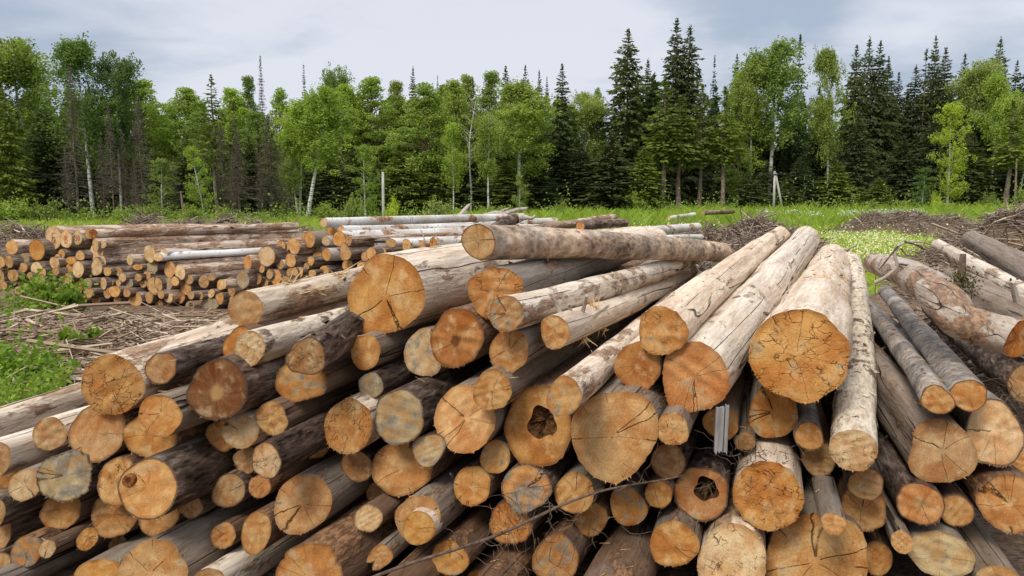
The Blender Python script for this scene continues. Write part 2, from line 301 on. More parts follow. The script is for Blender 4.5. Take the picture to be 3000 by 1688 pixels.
def hash_noise(x, y, s, seed):
    x = x / s; y = y / s; xi = np.floor(x); yi = np.floor(y); u = x - xi; v = y - yi; u = u * u * (3 - 2 * u); v = v * v * (3 - 2 * v)
    h = lambda a, b: np.modf(np.abs(np.sin(a * 127.1 + b * 311.7 + seed * 74.7) * 43758.5453))[0]
    return (h(xi, yi) * (1 - u) + h(xi + 1, yi) * u) * (1 - v) + (h(xi, yi + 1) * (1 - u) + h(xi + 1, yi + 1) * u) * v
def ground_h(x, y, heaps=True):
    x = np.asarray(x, float); y = np.asarray(y, float)
    h = .10 * (hash_noise(x, y, 5, 1) - .5) * np.clip((y - 6) / 6, 0, 1) + .35 * (hash_noise(x, y, 19, 2) - .5) * np.clip((y - 20) / 20, 0, 1)
    s1 = np.clip((y - 35) / 55, 0, 1); s2 = np.clip((x + 15) / 45, 0, 1); h = h + .75 * s1 * s1 * (3 - 2 * s1) * s2 * s2 * (3 - 2 * s2)
    if heaps:
        top = np.zeros_like(h)
        for hx, d, wx, wy, hh in HEAPS:
            X = xat(hx, d); q = ((x - X) / wx) ** 2 + ((y - d) / wy) ** 2
            m_ = hh * .88 * np.exp(-q * 1.15) * (1 + .35 * (hash_noise(x, y, .5, 5) - .5)); top = np.maximum(top, m_)
        h = h + top
    return h
def axis_steps(lo, hi, near, fine, grow):
    a = [near]; st = fine
    while a[-1] < hi: a.append(a[-1] + st); st *= grow
    b = [near]; st = fine
    while b[-1] > lo: b.append(b[-1] - st); st *= grow
    return np.array(sorted(set(b + a)))
gx = np.unique(np.concatenate([np.arange(-16, 16.01, .16), axis_steps(-2500, 2500, 16, .2, 1.06)[axis_steps(-2500, 2500, 16, .2, 1.06) > 16], -axis_steps(-2500, 2500, 16, .2, 1.06)[axis_steps(-2500, 2500, 16, .2, 1.06) > 16]]))
gy = np.unique(np.concatenate([np.arange(-8, 46.01, .16), axis_steps(46, 3500, 46, .2, 1.06), axis_steps(-400, -8, -8, .3, 1.2)]))
GX, GY = np.meshgrid(gx, gy); GZ = ground_h(GX, GY); nx, ny = len(gx), len(gy)
gi = np.arange(nx * ny).reshape(ny, nx); gf = np.stack([gi[:-1, :-1], gi[:-1, 1:], gi[1:, 1:], gi[1:, :-1]], -1).reshape(-1, 4)
gme = mesh('ground', np.stack([GX, GY, GZ], -1), gf, smooth=True)
def greenness(x, y):
    """1 where grass grows, 0 on bare slash and wood chips"""
    x = np.asarray(x, float); y = np.asarray(y, float); g = np.ones_like(x)
    n = hash_noise(x, y, 2.2, 8) * .6 + hash_noise(x, y, .8, 9) * .4
    bare = ((y < 15.8) & (x < 3.5)) | (y < 6.5) | ((y < 16) & (x < 9.5))
    g = np.where(bare, .05, g)
    weeds = (x < -.60 * y + (n - .5) * .8) & (y < 8.6 + n * 1.6) & (y > 5.9); g = np.where(weeds, 1, g)
    strip = (y > 14.9) & (y < 16.3) & (x < -9.0 + (n - .5) * 2.2); g = np.where(strip, .9, g)
    g = np.where((y > 15.8) & (y < 24 + n * 4) & (x < 4), .15, g)
    g = np.where((y > 13) & (y < 24) & (x > 3) & (n > .78), .2, g)
    for hx, d, wx, wy, hh in HEAPS:
        q = ((x - xat(hx, d)) / (wx * 1.25)) ** 2 + ((y - d) / (wy * 1.3)) ** 2; g = np.where(q < .8 + (n - .5) * .7, .03, g)
    return g
at = gme.color_attributes.new('grass', 'FLOAT_COLOR', 'POINT'); gg = greenness(GX, GY).ravel(); cc = np.ones((len(gg), 4), np.float32); cc[:, 0] = cc[:, 1] = cc[:, 2] = gg; at.data.foreach_set('color', cc.ravel())
def mat_ground():
    m, t = material('clearing_soil'); co = t.n('ShaderNodeTexCoord').outputs['Object']; g = t.n('ShaderNodeAttribute', {'attribute_name': 'grass'}).outputs['Fac']
    n1 = t.noise(co, 2.0, 6, .65); n2 = t.noise(t.mapv(co, (1, 2.6, 1)), 16.0, 5, .75); n3 = t.noise(co, .35, 3, .5)
    soil = t.mix(t.ramp(n2, .32, .66), (.06, .038, .026, 1), (.33, .225, .145, 1)); soil = t.mix(t.m('MULTIPLY', t.ramp(n1, .5, .7), .5), soil, (.085, .05, .03, 1))
    gr = t.mix(t.ramp(n1, .3, .7), (.09, .17, .02, 1), (.22, .35, .045, 1)); gr = t.mix(t.ramp(n3, .40, .62), gr, (.27, .36, .06, 1))
    c = t.mix(t.ramp(t.m('ADD', g, t.m('MULTIPLY', t.m('SUBTRACT', n1, .5), .6)), .35, .65), soil, gr)
    finish(t, c, .95, n2, .8, .03, .1); return m
gme.materials.append(mat_ground()); tag(obj('ground', gme), kind='structure')
# ---------------------------------------------------------------- logs
TINT = {'o': (.63, .30, .078), 'y': (.685, .375, .135), 'c': (.76, .535, .29), 'r': (.57, .225, .052), 'k': (.235, .070, .016), 't': (.52, .295, .125), 'gy': (.50, .38, .20)}
BARK = {'p': (M_PEEL, (.86, .705, .535)), 'g': (M_PEEL, (.285, .228, .175)), 'b': (M_PEEL, (.20, .118, .07)), 'd': (M_DARK, (1, 1, 1)), 'd2': (M_DARK2, (1, 1, 1)), 's': (M_SCALY, (1, 1, 1)), 'w': (M_FLAKY, (1, 1, 1)), 'h': (M_BIRCH, (1, 1, 1)), 'dl': (M_MOTTLE, (1, 1, 1))}
def frame(P, A):
    e1 = unit(np.cross(A, [0, 0, 1])); e2 = np.cross(e1, A)
    M = np.eye(4); M[:3, 0] = e1; M[:3, 1] = e2; M[:3, 2] = -A; M[:3, 3] = P
    return M
def outline(th, rng, rough, notch=None, lump=1.0):
    r = np.ones_like(th)
    for k in range(2, 9): r += lump * rng.normal() * (.045 if k < 4 else .022) / (k / 2.5) * np.cos(k * th + rng.uniform(0, 6.3))
    return r
def make_log(name, P, A, a, b, L, bark, face, label, group, cat='log', special=(), taper=.82, seg=48, rings=22, seed=0, bend=0.0, tilt=.5, grey=.0, hero=True, bodyname='log_body'):
    rng = np.random.default_rng(seed); A = unit(A); M = frame(P, A); Minv = np.linalg.inv(M)
    root = empty(name, Matrix(M.tolist())); tag(root, label, cat, group)
    th = np.arange(seg) / seg * 2 * math.pi; rag = 1.0 if 'rough' in special or 'jag' in special or 'rotten' in special else .60
    base = outline(th, rng, rag)
    jagn = (rng.normal(0, .012 * rag, seg) + .009 * rag * np.cos(th * 9 + rng.uniform(0, 6)) * np.cos(th * 2 + rng.uniform(0, 6)))
    if 'jag' in special: jagn += .06 * np.maximum(0, np.cos(th * 5 + 1)) * (np.sin(th) > -.2) + rng.normal(0, .02, seg)
    if 'rotten' in special: jagn += -.05 * np.exp(-((th - 4.3) / .35) ** 2) - .03 * np.exp(-((th - 3.0) / .3) ** 2) + .03 * np.exp(-((th - 5.0) / .2) ** 2)
    fr = base * (1 + jagn)
    if 'notch' in special:
        dd = np.abs((th - 3.9 + math.pi) % (2 * math.pi) - math.pi); fr = fr * (1 - .72 * np.clip(1 - dd / .30, 0, 1))
    # the saw cut: half way between square to the log and facing the viewer side
    nv = unit(CAMP - P); n = unit((1 - tilt) * (-A) + tilt * nv)
    if 'knot' in special: n = unit(n + .25 * np.array([-.4, 0, .5]))
    nl = M[:3, :3].T @ n
    def cutz(x, y): return -(nl[0] * x + nl[1] * y) / nl[2]
    # body
    t = np.linspace(0, 1, rings) ** 1.7; t = np.concatenate([[0, .25 * t[2], .6 * t[2]], t[2:]])
    V = []; dph = rng.uniform(0, 6.3, 6); bd = rng.normal(size=2) * bend
    for i, s in enumerate(t):
        z = -s * L; sc = 1 + (taper - 1) * s
        wig = 1 + .032 * np.sin(z * 2.1 + dph[0] + th) + .024 * np.sin(z * 4.3 + dph[1] + 2 * th) + .018 * np.sin(z * 7.7 + dph[2] - 3 * th) + .012 * np.sin(z * 13 + dph[3] + 2 * th)
        wig = 1 + (wig - 1) * min(1, -z / .45)
        rr = (fr if i == 0 else base * (1 + jagn * (.75 if i == 1 else .45 if i == 2 else .2))) * wig * sc * (1.006 if i else 1)
        x = a * rr * np.cos(th) + bd[0] * L * s * s; y = b * rr * np.sin(th) + bd[1] * L * (s * s - s * .6)
        V.append(np.stack([x, y, np.full(seg, z) + cutz(a * rr * np.cos(th), b * rr * np.sin(th)) * (1 - s) ** 3], 1))
    nr = len(t); f = [(i * seg + j, (i + 1) * seg + j, (i + 1) * seg + (j + 1) % seg, i * seg + (j + 1) % seg) for i in range(nr - 1) for j in range(seg)]
    f.append(tuple(range((nr - 1) * seg, nr * seg)))
    bm_, bt = BARK[bark if hero or bark != 'd' else 'd2']; jit = rng.uniform(.86, 1.12); hue = rng.normal(0, .025)
    patch = {'p': rng.uniform(.05, .75), 'g': rng.uniform(0, .6), 'b': rng.uniform(.4, 1)}.get(bark, .4)
    body = obj(bodyname, mesh('log_body', np.concatenate(V), f, bm_, True), root, color=(bt[0] * jit * (1 + hue), bt[1] * jit, bt[2] * jit * (1 - hue), patch))
    # cut face
    nrf = 12 if hero else 3; hole = (0, 0, 0)
    if 'hole' in special: hole = (.10, .10, .40)
    if 'hollow' in special: hole = (.16, .18, .43)
    wv = [(rng.normal(0, 7), rng.normal(0, 7), rng.uniform(0, 6.3)) for _ in range(5)]
    Vf = []; UV = []; lo = .0 if hole[2] == 0 else 1.0
    hr = hole[2] * (1 + .10 * np.cos(3 * th + 1) + .07 * np.cos(5 * th + 2)) if hole[2] else np.full(seg, .02)
    zn = {True: .002, False: .001}[rag > .5] * min(1, a / .12) * (1 if hero else 0)
    for i in range(nrf):
        s = i / (nrf - 1)
        u = (hole[0] + hr * np.cos(th)) * (1 - s) + fr * np.cos(th) * s; v = (hole[1] + hr * np.sin(th)) * (1 - s) + fr * np.sin(th) * s
        z = cutz(u * a, v * b)
        if hero and i < nrf - 1:
            for kx, ky, ph in wv: z = z + zn * np.sin(kx * u + ky * v + ph)
        if 'rotten' in special and i < nrf - 1: z = z - .010 * max(0, s - .75) * 4 * (.5 + .5 * np.sin(th * 5 + 1))
        if 'heart' in special and s < .5: z = z - .006
        Vf.append(np.stack([u * a, v * b, z], 1)); UV.append(np.stack([u / fr, v / fr], 1))
    ff = [(i * seg + j, i * seg + (j + 1) % seg, (i + 1) * seg + (j + 1) % seg, (i + 1) * seg + j) for i in range(nrf - 1) for j in range(seg)]
    ff = [q[::-1] for q in ff]
    if not hole[2]: ff.append(tuple(range(seg)))
    Vf = np.concatenate(Vf); UV = np.concatenate(UV); nb = len(Vf)
    if hero:                                                     # fibres the saw left standing along the rim
        ns = rng.integers(8, 20) if rag < .5 else rng.integers(18, 32)
        for _ in range(ns):
            q = rng.uniform(0, 2 * math.pi) if rng.random() < .45 else rng.normal(4.7, .7); dq = rng.uniform(.006, .018); j = int(q / (2 * math.pi) * seg) % seg; r0 = fr[j]
            l = 1 + rng.uniform(.01, .05)
            p = [(r0 * .985, q - dq), (r0 * .985, q + dq), (r0 * l, q + rng.normal(0, .05))]
            for k_, (rr, qq) in enumerate(p):
                x, y = a * rr * math.cos(qq), b * rr * math.sin(qq); Vf = np.vstack([Vf, [x, y, cutz(x, y) + (.002 if k_ < 2 else rng.uniform(-.01, .02))]]); UV = np.vstack([UV, [rr * .8 * math.cos(qq), rr * .8 * math.sin(qq)]])
            ff.append((nb, nb + 1, nb + 2)); nb += 3
    q_ = rng.uniform(0, .28); tf = (np.array(TINT[face]) * (1 - q_) + np.array((.56, .385, .22)) * q_ * (.5 if face == 'k' else 1)) * rng.uniform(.86, 1.12) * (1 + rng.normal(0, .014, 3))
    g = .34 if 'stain' in special else .46 if 'stain2' in special else .44 if face == 'gy' else (.30 if 'rind' in special else max(0, rng.normal(.06, .12)))
    cut = obj('cut_end', mesh('cut_end', Vf, ff, M_CUT, True, uv=UV), root, color=(*np.clip(tf, .01, .95), g))
    cut['crack'] = 1.2 if 'cracked' in special else (0.7 if 'rotten' in special else float(rng.choice([.1, .4, .7])))
    cut['bark'] = 1.0 if bark in 'dsh' or bark == 'dl' else (.5 if bark == 'b' else 0.0)
    cut['crackle'] = 1.0 if 'crackle' in special or 'rotten' in special or 'rough' in special else 0.0
    cut['heart'] = .36 if 'ringed' in special or 'heart' in special else (-.26 if 'pith' in special else 0.001)
    if 'hole' in special or 'hollow' in special:
        deep = .55 if 'hollow' in special else .07; Vh = []; kk = 7
        for i in range(kk):
            s = i / (kk - 1); shrink = (1 - .25 * s) if deep > .2 else (1 - s ** 2.2 * .97)
            u = hole[0] + hr * np.cos(th) * shrink; v = hole[1] + hr * np.sin(th) * shrink
            Vh.append(np.stack([u * a, v * b, cutz(u * a, v * b) - deep * s + (rng.normal(0, .008, seg) if i else 0)], 1))
        fh = [(i * seg + j, (i + 1) * seg + j, (i + 1) * seg + (j + 1) % seg, i * seg + (j + 1) % seg)[::-1] for i in range(kk - 1) for j in range(seg)] + [tuple(range((kk - 1) * seg, kk * seg))]
        obj('rotten_hole', mesh('rotten_hole', np.concatenate(Vh), fh, M_ROT), root)
        if 'hollow' in special:
            c0 = np.array([hole[0] * a, hole[1] * b, 0]); n_ = 60; p0 = c0 + rng.normal(0, .35, (n_, 3)) * (a * hole[2] * .8, b * hole[2] * .8, .02) - (0, 0, .16); p1 = c0 + rng.normal(0, .42, (n_, 3)) * (a * hole[2] * .85, b * hole[2] * .85, .03) + (0, 0, .0)
            v_, f_ = prisms(p0, p1, np.full(n_, .0022), np.full(n_, .001), 3); obj('dry_grass', mesh('dry_grass', v_, f_, M_STRAW), root)
    if 'knot' in special:
        kv = []; rk = .21; c = (-.62, .30)
        q = np.linspace(0, 2 * math.pi, 24, endpoint=False)
        for s, dz in ((1, .000), (.97, .014), (.6, .017), (.0, .012)):
            u = c[0] + rk * s * np.cos(q); v = c[1] + rk * 1.05 * s * np.sin(q); kv.append(np.stack([u * a, v * b, cutz(u * a, v * b) + dz], 1))
        fk = [(i * 24 + j, i * 24 + (j + 1) % 24, (i + 1) * 24 + (j + 1) % 24, (i + 1) * 24 + j) for i in range(3) for j in range(24)]
        uvk = np.concatenate([np.stack([s * np.cos(q), s * np.sin(q)], 1) for s in (1, .97, .6, 0)])
        k_ = obj('knot', mesh('knot', np.concatenate(kv), fk, M_CUT, uv=uvk), root, color=(.32, .10, .025, .1)); k_['crack'] = .4; k_['crackle'] = 1.0; k_['heart'] = -.6
    if 'core' in special:
        q = np.linspace(0, 2 * math.pi, 40, endpoint=False); ra = .70; c = (.24, -.20); rr = ra * (1 + .03 * np.cos(3 * q)); hgt = .05
        u = c[0] + rr * np.cos(q); v = c[1] + rr * np.sin(q); z0 = cutz(u * a, v * b)
        vv = np.concatenate([np.stack([u * a, v * b, z0 - .03], 1), np.stack([u * a, v * b, z0 + hgt], 1)]); fs = [(j, (j + 1) % 40, 40 + (j + 1) % 40, 40 + j) for j in range(40)]
        cr = obj('stepped_core', mesh('stepped_core', vv, fs, M_PEEL, True), root, color=(.80, .66, .52, .5))
        vv2 = np.concatenate([np.stack([(c[0] + rr * s * np.cos(q)) * a, (c[1] + rr * s * np.sin(q)) * b, cutz((c[0] + rr * s * np.cos(q)) * a, (c[1] + rr * s * np.sin(q)) * b) + hgt + (0 if s == 1 else .002)], 1) for s in (1, .5, .02)])
        f2 = [(i * 40 + j, i * 40 + (j + 1) % 40, (i + 1) * 40 + (j + 1) % 40, (i + 1) * 40 + j) for i in range(2) for j in range(40)]
        e = obj('cut_end', mesh('cut_end', vv2, f2, M_CUT, uv=np.concatenate([np.stack([s * np.cos(q), s * np.sin(q)], 1) for s in (1, .5, .02)])), cr, color=(.68, .36, .10, .1)); e['crack'] = .7; e['crackle'] = 0.0; e['heart'] = .001
    return root, body, M, (fr, th, cutz)
